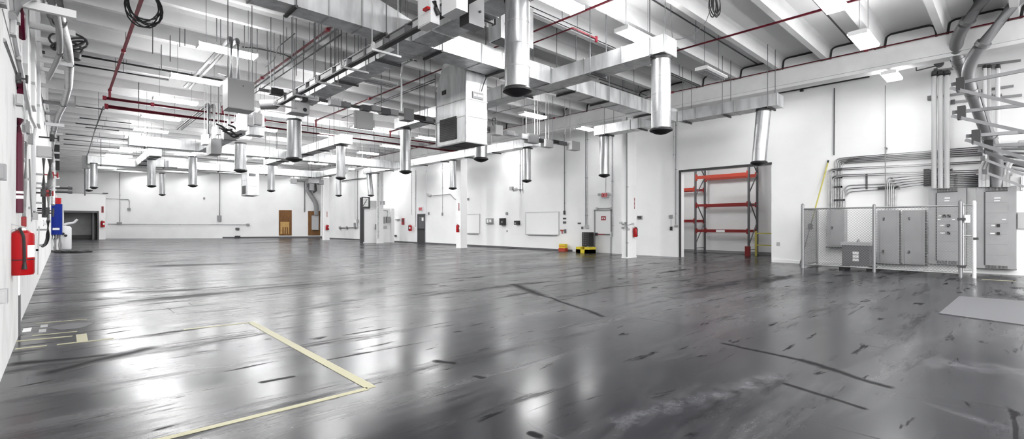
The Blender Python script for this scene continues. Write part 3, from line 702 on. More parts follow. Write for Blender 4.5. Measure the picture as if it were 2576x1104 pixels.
run('black horizontal conduit crossing under the joists before the red branch', [P(165, 133, Z=6.3), P(452, 184, Z=6.3), P(560, 203, Z=6.3)], .04, 'black', bend=.3)
run('second thinner black conduit crossing under the joists', [P(186, 162, Z=6.3), P(424, 201, Z=6.3)], .034, 'black')
for i, (a, c) in enumerate([((200, 296, ), (330, 312)), ((190, 310), (330, 330)), ((165, 337), (330, 352)), ((160, 350), (325, 366)), ((110, 256), (265, 270)), ((215, 320), (300, 328)), ((160, 362), (300, 376))]):
    p, q = P(*a, Z=6.25), P(*c, Z=6.25); run('%s dark line pipe crossing the far joists beyond the red mains' % ('first second third fourth fifth sixth seventh'.split()[i]), [p, (q.x, p.y, 6.25)], .032, 'rod')
run('dark sloping wire rope from the red main down to the far duct', [P(260, 268, Y=21.8), P(238, 330, Y=27), P(222, 385, Y=33), P(216, 395, Y=36)], .02, 'rod')
run('conduit bar between the two ducts in front of the air handler', [P(1045, 110, Z=5.2) + V((0, .9, 0)), P(1105, 128, Z=5.2) + V((0, .9, 0))], .012, 'rod')
run('grey conduit dropping from the branch duct edge past the red branch', [P(1040, 150, Z=4.94), P(1012, 163, Z=4.94), P(1010, 190, Y=10.2), P(1010, 280, Y=10.2)], .022, 'offwhite', bend=.1)
run('twin rail conduit under the red branch beside the air handler', [P(1095, 199, Z=5.75), P(940, 262, Z=5.75)], .016, 'rod')
run('thin conduit under the red branch with a hooked end', [P(1094, 205, Z=5.65), P(860, 297, Z=5.65)], .016, 'rod')
for i, (u, v0) in enumerate([(452, 58), (384, 45), (406, 117), (545, 35), (585, 38), (428, 85), (465, 55), (555, 41)]):
    p = P(u, v0, Z=6.6); zb = zat(u, v0 + (60, 90, 60, 70, 60, 70, 60, 95)[i], Y=p.y)
    single('hanger_rod', MB().cyl((p.x, p.y, zb), (p.x, p.y, DZ), .012, 6), 'rod', ('%s loose threaded rod hanging from the joists over the first strip lights' % 'first second third fourth fifth sixth seventh eighth'.split()[i]), 'hanger rod', 'loose threaded rods under the joists')
for i, (u, v0, v1) in enumerate([(615, 60, 150), (647, 72, 130), (672, 78, 150), (705, 87, 140), (713, 42, 160), (745, 50, 190), (765, 87, 140), (790, 60, 200), (833, 110, 190), (845, 82, 200), (872, 78, 150), (892, 90, 160), (865, 130, 150)]):
    p = P(u, v0, Z=6.62); zb = zat(u, v1, Y=p.y)
    single('hanger_rod', MB().cyl((p.x, p.y, zb), (p.x, p.y, DZ), .011, 6), 'rod', '%s threaded rod past the large grey panel, counted from the panel toward the branch duct' % 'first second third fourth fifth sixth seventh eighth ninth tenth eleventh twelfth thirteenth'.split()[i], 'hanger rod', 'threaded rods between panel and branch duct')
# small brackets of unistrut between lights (paired tube pieces seen over the lamp rows)
for i, (a, c) in enumerate([((540, 140), (490, 188)), ((480, 210), (452, 240))]):
    pass
# slim conduits looping over the girder end
run('thin conduit looping over the far end of the busway', [P(1240, 285, Z=6.25), P(1330, 264, Z=6.25), P(1352, 262, Z=6.25), P(1357, 285, Y=13.2), P(1357, 340, Y=13.2)], .014, 'rod', bend=.2)
for i, (a, c) in enumerate([((1505, 198), (1612, 243)), ((1510, 208), (1600, 248)), ((1650, 167), (1770, 213)), ((1652, 173), (1765, 216)), ((1330, 14), (1500, 80)), ((1335, 28), (1560, 118))]):
    p = P(*a, Z=6.38); q = P(*c, Z=6.38); x1 = min(q.x, GX - .03)
    run(['upper black conduit under the joist behind the bright branch duct', 'lower black conduit under the joist behind the bright branch duct', 'upper twin conduit on the joist beside the bright branch drop', 'lower twin conduit on the joist beside the bright branch drop', 'thin grey conduit on the joist by the largest round drop', 'second thin grey conduit on the joist by the largest round drop'][i], [p, (x1, p.y, 6.38)], .022 if i < 4 else .012, 'rod')
# ================================================================ the block wall with its conduits and boxes
WX = LX
def wbox(name, label, cat, u0, u1, v0, v1, x=None, d=.2, m='panel_light', face='y', y=None, parts=()):
    "box on the block wall: its near face (toward the camera) spans pixels u0..u1, v0..v1; x = plane of its outer edge"
    ue, x = (u1, WX + d) if x is None else (u1, x)
    y = yat(ue, x) if y is None else y
    z0, z1 = zat(ue, v1, Y=y), zat(ue, v0, Y=y); xi = max(WX, xat(u0, y))
    root = thing(name, label, cat, ((xi + x) / 2, y, z0))
    MB().box((xi, y, z0), (x, y + max(.12, (z1 - z0) * .5), z1)).build('enclosure', m, root, False)
    MB().box((xi + .012, y - .012, z0 + .012), (x - .012, y, z1 - .012)).build('cover', m, root, False)
    MB().box((WX, y + .02, z0 - .03), (WX + .012, y + max(.10, (z1 - z0) * .5), z1 + .03)).build('mount_plate', 'steel', root, False)
    return root, V((xi, y, z0)), V((x, y + max(.12, (z1 - z0) * .5), z1))
# fire extinguisher on the wall
def extinguisher(label, c, r, h, facing, mount=True, cat='fire extinguisher'):
    "c = bottom centre of the cylinder; facing = unit vector away from the wall"
    c = V(c); f = V(facing); root = thing('fire_extinguisher', label, cat, c, 'red fire extinguishers')
    s = f.cross(V((0, 0, 1)))
    cy = h * .80
    MB().lathe(c, [(r * .90, 0), (r, .02), (r, cy - r * .5), (r * .93, cy - r * .22), (r * .62, cy), (r * .3, cy + .015)], 24).build('cylinder', 'red', root)
    MB().cyl(c + V((0, 0, cy)), c + V((0, 0, cy + h * .06)), r * .28, 12).cyl(c + V((0, 0, cy + h * .03)) , c + V((0, 0, cy + h * .03)) + s * r * .55, r * .14, 8).build('valve', 'aluminium', root)
    top = c + V((0, 0, cy + h * .07))
    MB().bar(top - s * r * .3, top + s * r * 1.15 + V((0, 0, h * .07)), r * .22, .008).bar(top - s * r * .3 - V((0, 0, .012)), top + s * r * 1.2 - V((0, 0, h * .06)), r * .22, .008).build('handle', 'steel', root, False)
    MB().cyl(c + V((0, 0, cy + h * .03)) + f * r * .2, c + V((0, 0, cy + h * .03)) + f * r * .42, r * .2, 10).build('pressure_gauge', 'paper', root)
    hp = c + V((0, 0, cy + h * .05)); g = f * r * 1.12
    MB().tube([hp + s * r * .1, hp + s * r * .5 + g * .7, hp + s * r * .25 + g - V((0, 0, h * .12)), c + g + s * r * .2 + V((0, 0, cy * .62)), c + g + s * r * .18 + V((0, 0, cy * .28))], r * .13, 8, .05).cyl(c + g + s * r * .18 + V((0, 0, cy * .30)), c + g + s * r * .18 + V((0, 0, cy * .14)), r * .13, 8, r * .24).build('hose', 'black', root)
    b = MB(); n = 10; a0 = math.atan2(f.y, f.x); vs = []; fs = []
    for z in (cy * .40, cy * .68):
        for i in range(n + 1):
            a = a0 - 1.15 + 1.05 * i / n if True else 0
            a = a0 + .1 + 1.05 * i / n
            vs.append(c + V((math.cos(a), math.sin(a), 0)) * (r * 1.012) + V((0, 0, z)))
    for i in range(n): fs.append((i, i + 1, n + 2 + i, n + 1 + i))
    b.add(vs, fs).build('instruction_label', 'paper', root)
    MB().cyl(c + V((0, 0, cy * .34)), c + V((0, 0, cy * .36)), r * 1.03, 24).build('strap', 'black', root)
    if mount: MB().bar(c - f * r * 1.0 + V((0, 0, cy * .5)), c - f * r * 1.0 + V((0, 0, cy * .95)), .05, .02, up=f).build('wall_mount', 'steel', root, False)
    return root
p = P(56, 691, X=-.325); e = extinguisher('red fire extinguisher with white label on the block wall below the alarm pull box', (-.325, p.y, p.z), .098, .60, (.35, -.937, 0))
MB().tube([(LX, p.y, p.z + .3), (-.40, p.y, p.z + .3)], .02, 6).build('mount_bracket', 'steel', e)
def wpipe(label, uv, r, m, x=None, group=None, bend=.12, cat='conduit', name='conduit_pipe', n=8):
    pts = []
    for q in uv:
        u, v, xx = q if len(q) == 3 else (q[0], q[1], x)
        pts.append(P(u, v, X=xx))
    root = thing(name, label, cat, pts[-1], group)
    MB().tube(pts, r, n, bend).build('pipe_run', m, root)
    a = max(pts, key=lambda q: q.z); z = pts[-1].z; yy = pts[-1].y
    for f in (.25, .7):
        i = int(f * (len(pts) - 1)); c = pts[i] + (pts[i + 1] - pts[i]) * .5
        MB().box((LX - .01, c.y - .02, c.z - .02), (c.x, c.y + .02, c.z + .02)).build('mount_clip', 'steel', root, False)
    return root
GW = 'conduits on the block wall'
wpipe('big white diagonal conduit crossing the block wall from the top edge', [(22, -20, -.40), (36, 95, -.39), (55, 190, -.385), (75, 290, -.385), (90, 320, -.385), (84, 360, -.385), (85, 530, -.385)], .028, 'offwhite', group=GW)
wpipe('grey slanting conduit on the block wall ending at the black fitting', [(8, 100, -.405), (40, 188, -.405), (46, 198, -.405)], .02, 'grey', group=GW)
wpipe('thin white conduit beside the slanting grey one', [(2, 20, -.41), (60, 240, -.41), (66, 380, -.41)], .012, 'offwhite', group=GW)
wpipe('grey vertical conduit coming down to the red alarm box', [(66, 340, -.40), (64, 470, -.40), (61, 545, -.40)], .022, 'conduit', group=GW)
wpipe('slim grey conduit dropping behind the diagonal one', [(74, 400, -.405), (77, 500, -.405), (80, 545, -.405)], .010, 'grey', group=GW)
wpipe('grey conduit rising to the square junction box', [(87, 330, -.40), (87, 540, -.40)], .022, 'conduit', group=GW)
wpipe('dark pipe curving out at the top of the block wall over the red standpipe', [(30, 40, -.38), (46, 8, -.36), (75, -6, -.30), (110, 4, -.2), (118, 14, -.2)], .04, 'grey', group=GW)
# dark red standpipe
wpipe('dark red standpipe running down the block wall above the extinguisher', [(53, 0, -.395), (54, 60, -.395), (57, 95, -.395)], .04, 'wine', group='dark red standpipe')
wpipe('dark red pipe between the black fitting and the grey box', [(44, 204, -.395), (46, 238, -.395)], .045, 'wine', group='dark red standpipe')
r = wpipe('long dark red pipe with a white band, above the fire extinguisher', [(46, 300, -.395), (45, 360, -.395), (44, 535, -.395)], .05, 'wine', group='dark red standpipe')
bp = P(44, 500, X=-.395); MB().cyl(bp, bp + V((0, 0, -.01)) + V((0, 0, .05)), .053, 12).build('marking_band', 'paper', r)
bp = P(44, 487, X=-.395); MB().cyl(bp, bp + V((0, 0, .03)), .053, 12).build('marking_band', 'paper', r)
# boxes
wbox('junction_box', 'grey box on the near end of the block wall with a white label', 'box', -25, 14, 412, 452, x=-.33, m='grey')
wbox('junction_box', 'dark gauge box at the top near end of the block wall', 'box', -30, 16, -30, 12, x=-.36, m='grey')
wbox('junction_box', 'pale grey outlet box low on the near end of the block wall', 'box', -8, 18, 728, 764, x=-.345, m='panel_light')
wbox('junction_box', 'grey square box over the dark red pipe', 'box', 38, 58, 237, 265, x=-.33, m='panel_light')
wbox('junction_box', 'upper grey box below the bent dark pipe', 'box', 39, 50, 25, 56, x=-.34, m='panel_light')
wbox('junction_box', 'tilted grey box behind the diagonal conduit', 'box', 22, 40, 45, 88, x=-.36, m='panel_light')
wbox('junction_box', 'narrow grey box above the black pipe fitting', 'box', 41, 53, 113, 150, x=-.36, m='panel_light')
wbox('junction_box', 'grey box touching the diagonal conduit lower down', 'box', 56, 70, 160, 200, x=-.36, m='panel_light')
wbox('junction_box', 'grey louvred starter box beside the red pipe', 'box', 60, 75, 305, 335, x=-.36, m='grey')
wbox('junction_box', 'small pale box beside the louvred starter box', 'box', 51, 65, 334, 355, x=-.36, m='panel_light')
wbox('junction_box', 'dark panel box under the louvred starter', 'box', 67, 84, 337, 362, x=-.36, m='grey')
wbox('junction_box', 'pale square junction box at the foot of the vertical conduit', 'box', 80, 95, 535, 553, x=-.35, m='panel_light')
r, a, c = wbox('junction_box', 'grey square wall cabinet with a visible underside, above the blue dryer', 'box', 91, 130, 369, 396, x=-.13, m='panel_light')
MB().box((a.x + .01, a.y - .01, a.z + .01), (c.x - .01, a.y, c.z - .01)).build('door', 'panel_light', r, False)
r, a, c = wbox('alarm_box', 'red alarm pull box above the fire extinguisher', 'alarm box', 53, 66, 545, 570, x=-.355, m='deepred')
wbox('outlet_box', 'small pale outlet strip boxes under the square junction box', 'box', 78, 118, 556, 566, x=-.36, d=.1, m='offwhite')
# black valve fittings
def valve(label, u, v, x, s, m='dark'):
    p = P(u, v, X=x); root = thing('valve', label, 'valve', p, 'dark valves on the block wall pipes')
    MB().cyl(p - V((0, 0, s)), p + V((0, 0, s)), s * .55, 10).cyl(p - V((0, s * .9, 0)), p + V((0, s * .9, 0)), s * .6, 10).build('valve_body', m, root)
    MB().cyl(p + V((0, 0, 0)), p + V((s * 1.3, 0, 0)), s * .16, 6).lathe(p + V((s * 1.3, 0, -s * .8)), [(s * .2, 0), (s * .22, s * 1.6)], 8).build('handwheel', m, root)
    MB().box((LX - .005, p.y - s * .2, p.z - s * .2), (p.x, p.y + s * .2, p.z + s * .2)).build('mount_clip', m, root, False)
valve('black pipe fitting at the end of the slanting grey conduit', 44, 196, -.39, .06)
valve('dark valve at the top of the pipes above the blue dryer', 131, 347, -.2, .09, 'black')
valve('dark valve cluster beside the blue dryer top', 113, 536, -.30, .10)
valve('dark valve halfway up the dark pipe near the blue dryer', 109, 485, -.30, .08)
valve('rust brown valve on the pipes above the blue dryer', 118, 486, -.25, .07, 'deepred')
valve('reddish valve under the square wall cabinet', 130, 440, -.2, .08, 'deepred')
valve('small dark valve beside the pipe at the square wall cabinet', 119, 530, -.27, .08)
wpipe('dark thin pipe from the wall cabinet down to the valve cluster', [(110, 398, -.30), (110, 480, -.30), (111, 540, -.30)], .03, 'dark', group=GW)
wpipe('grey pipe beside the blue dryer going up past the wall cabinet', [(134, 350, -.2), (134, 420, -.2), (133, 515, -.2)], .045, 'conduit', group=GW)
wpipe('dark bent pipe from the reddish valve to the dark pipe', [(126, 400, -.22), (126, 455, -.22), (124, 470, -.22), (114, 478, -.28), (112, 480, -.3)], .05, 'dark', group=GW)
wpipe('rusty pipe behind the blue dryer edge', [(122, 490, -.25), (122, 560, -.25)], .04, 'grey', group=GW)
wpipe('black hose hanging from the blue dryer down to the wall', [(121, 555, -.25), (120, 600, -.26), (115, 614, -.3), (107, 619, -.36)], .035, 'black', group=GW)
# ladder of cantilever arms carrying the thick flexible cable
GA = 'white cable arms on the block wall'
def arm(u0, v0, u1, v1, label, m='white', w=.08):
    p = P(u0, v0, X=LX); x1 = xat(u1, p.y); z1 = zat(u1, v1, Y=p.y)
    root = thing('cantilever_bracket', label, 'cable arm', (LX, p.y, p.z), GA)
    MB().box((LX, p.y - w / 2, p.z - .05), (x1, p.y + w / 2, p.z + .05)).build('arm_channel', m, root, False)
    MB().box((LX, p.y - .04, p.z - .12), (LX + .012, p.y + .04, p.z + .12)).build('mount_plate', m, root, False)
arm(72, 62, 190, 86, 'first long white cable arm fully in view, above the short one')
arm(40, 5, 192, 24, 'white cable arm cut by the top edge of the picture')
arm(88, 97, 135, 104, 'short white cable arm under the first long one')
arm(86, 147, 184, 164, 'second long white cable arm, at the black clamp')
arm(102, 173, 180, 183, 'third long white cable arm below the black clamp')
arm(101, 213, 180, 225, 'fourth long white cable arm on the thick cable')
arm(107, 255, 190, 266, 'dark cable arm halfway down the thick cable', 'grey')
arm(113, 284, 150, 288, 'short pale cable arm below the dark one', 'panel_light')
arm(112, 311, 162, 315, 'pale thin cable arm near the lower end of the thick cable', 'offwhite')
arm(125, 335, 158, 338, 'last thin white cable arm before the wall valves', 'white')
# thick flexible cables sweeping over the arms
TC = [(112, -10, -.10), (140, 20, -.05), (160, 90, .02), (172, 130, .06), (174, 200, .06), (166, 245, .02), (148, 285, -.06), (136, 325, -.14), (132, 350, -.2)]
def sweep(label, uv, r, m):
    pts = [P(u, v, Y=yy) for u, v, yy in uv]; root = thing('flexible_cable', label, 'cable', pts[-1], 'thick cables over the arms')
    MB().tube(pts, r, 12, .6, 6).build('hanger_cable', m, root)
    for p in pts[1:-1:2]: MB().cyl(p - V((0, .03, .0)), p + V((0, .03, 0)), r * 1.12, 12).build('cable_tie', 'darkgrey', root)
    return root
sweep('thick grey flexible cable bending over the white arms', [(133, -30, 9.5), (150, 55, 10.8), (168, 110, 13.0), (174, 160, 14.6), (173, 215, 17.6), (160, 262, 20.0), (146, 290, 22.5), (136, 325, 25), (131, 346, 26.5)], .085, 'conduit')
sweep('second grey cable hanging beside the thick flexible one', [(118, -20, 8.9), (141, 30, 9.6), (150, 80, 11.3), (151, 135, 12.4), (138, 165, 13.6), (121, 198, 15.2)], .045, 'grey')
sweep('bundle of pale thin conduits from the top edge behind the second cable', [(112, 0, 11.5), (130, 40, 11.8), (140, 68, 12.0)], .06, 'grey')
sweep('slim white conduit following the thick cable at the top edge', [(138, -10, 10.0), (157, 75, 11.6), (166, 105, 12.6)], .03, 'offwhite')
p = P(160, 112, Y=14.3)
cl = thing('cable_coil', 'black clamp with coiled cable around the thick flexible cable', 'cable', p)
MB().lathe((p.x + .09, 14.3, p.z - .3), [(.10, 0), (.19, .02), (.2, .14), (.14, .18)], 16).build('hanger_clamp', 'black', cl)
b = MB()
for k in range(4):
    rr = .22 + .03 * k; b.tube([V((p.x + .08 + rr * math.cos(a), 14.3 + .3 * rr * math.sin(a), p.z - .05 + .05 * k + .16 * math.sin(a + k))) for a in [i * math.pi / 8 for i in range(17)]], .022, 6)
b.build('coiled_cable', 'dark', cl)
# dark vertical channel and grey ducts on the wall behind the arms
r = thing('cable_channel', 'black vertical cable channel on the block wall behind the arms', 'channel', (LX, 16, 3)); y = yat(112, LX + .05)
z0 = zat(112, 180, X=LX); MB().box((LX, y - .12, z0), (LX + .06, y + .12, min(6.4, zat(112, 16, X=LX)))).build('channel_body', 'black', r, False); MB().box((LX, y - .16, z0 + .3), (LX + .07, y + .16, z0 + .36)).build('strap', 'steel', r, False)
for i, (u, v0, v1, w, m) in enumerate([(70, 40, 330, .22, 'offwhite'), (88, 20, 300, .35, 'white'), (100, 20, 340, .4, 'offwhite'), (120, 120, 330, .3, 'white')]):
    y = yat(u, LX + .04); r = thing('cable_channel', ['first pale', 'second wide white', 'third wide pale', 'fourth narrow white'][i] + ' vertical cable channel on the block wall, counted from the camera', 'channel', (LX, y, 3), 'pale cable channels on the block wall')
    MB().box((LX, y - w, zat(u, v1, X=LX)), (LX + .05, y + w, min(6.4, zat(u, v0, X=LX)))).build('channel_body', m, r, False); MB().box((LX, y - w - .03, zat(u, v1, X=LX) + .4), (LX + .055, y + w + .03, zat(u, v1, X=LX) + .45)).build('strap', 'panel_light', r, False)
# dark ladder rack low on the wall with blue-tipped rods
r = thing('peg_rack', 'black upright rack with short pegs on the block wall above the enclosure', 'rack', (LX, 40, 2.5)); y = 36.0
x = xat(150, y); MB().box((LX, y, zat(150, 428, Y=y)), (x, y + .2, zat(150, 362, Y=y))).build('mount_post', 'black', r, False)
for v in (362, 385, 402, 448, 470): MB().box((LX, y - .03, zat(150, v, Y=y) - .05), (x, y + .0, zat(150, v, Y=y) + .05)).build('rack_band', 'offwhite', r, False)
MB().box((LX, y, zat(150, 492, Y=y)), (LX + .08, y + .1, zat(150, 428, Y=y))).build('mount_leg', 'dark', r, False)
for i, v in enumerate((473, 483)):
    p, q = P(150, v, Y=36), P(182, v + .5, Y=36)
    rr = thing('storage_peg', ['upper', 'lower'][i] + ' dark peg with a bluish tip sticking out above the enclosure', 'peg', p)
    MB().cyl((LX, 36, p.z), q, .05, 8).build('mount_rod', 'dark', rr); MB().cyl(q - V((.18, 0, 0)), q, .09, 10).build('tip', 'blue' if False else 'darkgrey', rr)
# blue compressed-air dryer, white tank, pipes
yd = 34.5; xa, xb = xat(121, yd), xat(157, yd); z0, z1 = zat(140, 590, Y=yd), zat(140, 513, Y=yd)
r = thing('air_dryer', 'tall blue cabinet with a red cap mounted on the block wall', 'air dryer', ((xa + xb) / 2, yd, 0))
bd = MB(); poly = []
for i in range(13):
    a = math.pi + math.pi * i / 12; poly.append((0, 0, 0))
w2 = (xb - xa) / 2; xm = (xa + xb) / 2; poly = [(xm + w2 * (max(-1, min(1, 1.15 * math.cos(a)))), yd - .28 * math.sin(-a) * -1 if False else yd + .28 * math.sin(a), z0) for a in [math.pi + math.pi * i / 14 for i in range(15)]] + [(xb, yd + .35, z0), (xa, yd + .35, z0)]
bd.prism(poly, (0, 0, z1 - z0)).build('cabinet', 'blue', r)
lg = P(141, 576, Y=yd - .29); MB().box((lg.x - .13, yd - .292, lg.z - .05), (lg.x + .13, yd - .28, lg.z + .06)).build('emblem', 'paper', r, False)
MB().cyl((xm + .02, yd, z1), (xm + .02, yd, z1 + .32), .21, 16).build('cap', 'red', r)
MB().cyl((xm + .02, yd, z1 + .32), (xm + .02, yd, z1 + .45), .05, 8).build('cap_pipe', 'offwhite', r)
MB().box((LX, yd + .05, z0 + .2), (xa + .1, yd + .3, z1 - .2)).build('mount_bracket', 'steel', r, False)
for k, u in enumerate((132, 138, 145, 151)):
    x = xat(u, yd); MB().tube([(x, yd, z0), (x, yd, z0 - .35), (x + (.05 if k % 2 else -.04), yd, .3), (x, yd, .02)], .045, 8, .12).build('drain_pipe', ('offwhite', 'grey', 'white', 'grey')[k], r)
b = MB()
for i in range(9):
    a = P(130 + i * 6, 631 + (i % 3), Z=.05); b.tube([a, a + V((.25, -.3, .02)), a + V((.5, .05, -.02)), a + V((.8, -.1, .0))], .045, 6, .1)
single('hose', b, 'dark', 'tangle of dark hoses on the floor at the foot of the blue cabinet', 'hose')
yt = 37.2; xt = xat(164, yt); zt = zat(164, 568, Y=yt)
r = thing('filter_tank', 'white cylindrical tank on the floor beside the blue cabinet', 'tank', (xt, yt, 0))
MB().lathe((xt, yt, 0), [(.26, 0), (.27, .05), (.27, zt - .12), (.2, zt - .02), (.08, zt)], 20).build('vessel', 'offwhite', r)
MB().tube([(xt, yt, zt), (xt, yt, zt + .12), (xt + .35, yt, zt + .16), (xt + .52, yt, zt + .38)], .06, 8, .1).build('outlet_pipe', 'offwhite', r)
MB().box((xt - .42, yt - .15, zt - .75), (xt - .22, yt + .1, zt - .1)).build('control_box', 'grey', r, False)
MB().cyl((xt - .1, yt - .3, zt - .45), (xt - .1, yt - .2, zt - .45), .08, 10).cyl((xt + .02, yt - .33, zt - .55), (xt + .02, yt - .25, zt - .55), .07, 10).build('gauge', 'black', r)
# low drain pipe and dark kick post below the extinguisher
y = yat(45, LX + .03); r = thing('cable_channel', 'white wall channel with a dark foot below the fire extinguisher', 'channel', (LX, y, 0))
MB().box((LX, y - .05, zat(45, 742, X=LX + .03)), (LX + .05, y + .25, zat(45, 690, X=LX + .03))).build('channel_body', 'white', r, False)
MB().box((LX, y - .05, 0), (LX + .05, y + .12, zat(45, 742, X=LX + .03))).build('foot', 'darkgrey', r, False)
wpipe('thin pale conduit running down the block wall past the extinguisher', [(98, 570, -.40), (95, 690, -.40)], .012, 'panel_light', group=GW)
# ================================================================ things on the white side wall and the columns
R = RX
def onwall(name, label, cat, u0, u1, v0, v1, d, m, x=R, group=None, part='enclosure', clip=True):
    "box of depth d on the plane X=x covering the pixel rectangle"
    ya, yb = yat(u0, x - d), yat(u1, x - d); um = (u0 + u1) / 2
    za, zb = zat(um, v0, X=x - d), zat(um, v1, X=x - d)
    root = thing(name, label, cat, (x, (ya + yb) / 2, zb), group)
    MB().box((x - d, yb, zb), (x, ya, za)).build(part, m, root, False)
    MB().box((x - min(.012, d * .4), yb - .012, zb - .012), (x, ya + .012, za + .012)).build('mount_plate', 'panel_light', root, False)
    return root, V((x - d, yb, zb)), V((x, ya, za))
def rect(root, u0, u1, v0, v1, x, m, name, t=.008):
    ya, yb = yat(u0, x), yat(u1, x); um = (u0 + u1) / 2
    return MB().box((x - t, yb, zat(um, v1, X=x)), (x, ya, zat(um, v0, X=x))).build(name, m, root, False)
def vcond(label, u, v0, v1, r=.018, x=R - .03, m='conduit', group='vertical conduits on the side wall', box=None, name='conduit_pipe', top=None, boxm='panel_light'):
    y = yat(u, x); z0, z1 = zat(u, v1, X=x), (zat(u, v0, X=x) if top is None else top)
    root = thing(name, label, 'conduit', (x, y, z0), group)
    MB().cyl((x, y, z0), (x, y, z1), r, 8).build('pipe_run', m, root)
    for f in (.1, .5, .9): 
        z = z0 + (z1 - z0) * f; MB().box((x - .005, y - r * 1.9, z - .015), (R if x > R - .2 else x + .03, y + r * 1.9, z + .015)).build('mount_clip', 'steel', root, False)
    if box:
        w, h = box; MB().box((x - .05, y - w / 2, z0 - h), (R if x > R - .2 else x + .03, y + w / 2, z0)).build('outlet_box', boxm, root, False)
    return root
# ---- doors
def door(n, u0, u1, v0, v1, leaf, frame, label=None):
    x = R; ya, yb = yat(u0, x), yat(u1, x); z1 = zat((u0 + u1) / 2, v0, X=x)
    f = .06 if n == 2 else .05
    b = MB().box((x - .05, ya - f, 0), (x + .02, ya, z1)).box((x - .05, yb, 0), (x + .02, yb + f * .5, z1)).box((x - .05, yb, z1 - f), (x + .02, ya, z1))
    r = tag(b.build('door_%d' % n, frame, None, False), label, None, None, 'structure')
    return r, ya - f, yb + f * .5, z1 - f
def child_on(parent, mb, name, m, smooth=False):
    return mb.build(name, m, parent, smooth)
r, ya, yb, zt = door(2, 1496, 1538.5, 527, 636, 'white', 'grey')
child_on(r, MB().box((R - .03, yb + .005, .01), (R + .01, ya - .005, zt - .005)), 'door_leaf', 'white')
pz = zat(1517, 589, X=R)
pb = child_on(r, MB().box((R - .10, yb + .02, pz - .025), (R - .06, ya - .05, pz + .025)).box((R - .10, ya - .16, pz - .07), (R - .03, ya - .04, pz + .07)), 'push_bar', 'darkgrey')
child_on(pb, MB().box((R - .105, yb + .30, pz - .022), (R - .1, ya - .18, pz + .022)), 'push_plate', 'deepred')
s0, s1 = P(1512, 544, X=R - .035), P(1524, 554, X=R - .035)
sg = child_on(r, MB().box((R - .036, s1.y, s1.z), (R - .03, s0.y, s0.z)), 'warning_sign', 'deepred')
child_on(sg, MB().box((R - .038, s1.y + .05, s0.z - .07), (R - .036, s0.y - .05, s0.z - .05)).box((R - .038, s1.y + .05, s0.z - .13), (R - .036, s1.y + .11, s0.z - .09)).box((R - .038, s0.y - .11, s0.z - .13), (R - .036, s0.y - .05, s0.z - .09)), 'sign_lettering', 'paper')
child_on(r, MB().box((R - .08, yb - .06, zat(1538, 596, X=R)), (R - .02, yb + .0, zat(1538, 583, X=R))), 'lock_box', 'offwhite')
# closer rail over the door
rr = thing('conduit_rail', 'conduit rail with two round boxes just above the exit door', 'conduit', (R, (ya + yb) / 2, zt))
z = zat(1517, 524, X=R - .04); MB().cyl((R - .04, yat(1502, R), z), (R - .04, yat(1538, R), z), .018, 8).build('pipe_run', 'steel', rr)
for u in (1502, 1539): MB().cyl((R, yat(u, R - .04), z), (R - .08, yat(u, R - .04), z), .06, 12).build('mount_box', 'panel_light', rr)
r, ya, yb, zt = door(3, 1051, 1070, 538, 612, 'dark', 'darkgrey')
child_on(r, MB().box((R - .03, yb, .01), (R + .01, ya, zt)), 'door_leaf', 'dark')
child_on(r, MB().box((R - .034, yb + .08, zat(1061, 574, X=R)), (R - .03, ya - .1, zat(1061, 545, X=R))), 'window_pane', 'darkgrey')
child_on(r, MB().box((R - .09, yb + .05, zat(1061, 577, X=R) - .04), (R - .03, ya - .05, zat(1061, 577, X=R) + .04)), 'push_bar', 'black')
q = P(1063, 551, X=R - .036); child_on(r, MB().box((R - .038, q.y - .12, q.z - .12), (R - .034, q.y + .12, q.z + .12)), 'notice', 'paper')
# ---- exit sign
def exit_sign(label, u0, u1, v0, v1, x=R):
    r, a, c = onwall('exit_sign', label, 'exit sign', u0, u1, v0, v1, .09, 'offwhite', x, 'exit signs over the doors', 'mount_housing')
    h = c.z - a.z; w = c.y - a.y; xf = a.x - .004
    MB().box((xf, a.y + .02, a.z + .02), (a.x, c.y - .02, c.z - .02)).build('sign_face', 'pink', r, False)
    def bars(yc, wl, segs):
        b = MB()
        for (p0, q0, p1, q1) in segs:
            b.bar((xf - .003, yc + wl * (.5 - p0), a.z + h * (.22 + .56 * q0)), (xf - .003, yc + wl * (.5 - p1), a.z + h * (.22 + .56 * q1)), .035 * h / .3, .006, up=(1, 0, 0))
        return b
    L = {'E': [(0, 0, 0, 1), (0, 0, 1, 0), (0, .5, .8, .5), (0, 1, 1, 1)], 'X': [(0, 0, 1, 1), (0, 1, 1, 0)], 'I': [(.5, 0, .5, 1)], 'T': [(.5, 0, .5, 1), (0, 1, 1, 1)]}
    for i, ch in enumerate('EXIT'):
        bars(c.y - w * (.17 + .22 * i), w * .14, L[ch]).build('sign_letter', 'red', r, False)
    return r, a, c
r, a, c = exit_sign('red lettered exit sign on the wall above the white exit door', 1512.5, 1529, 484.5, 497)
for s, u in ((1, 1509), (-1, 1533)):
    q = P(u, 489, X=R - .1); MB().cyl(q, q - V((.09, 0, .02)), .07, 12).build('emergency_lamp', 'panel_light', r)
z0 = c.z; MB().tube([(R - .03, (a.y + c.y) / 2, z0), (R - .03, (a.y + c.y) / 2 - .05, z0 + .9)], .01, 6).build('feed_wire', 'rod', r)
exit_sign('small pink exit sign above the dark door', 1053, 1062, 521, 530)
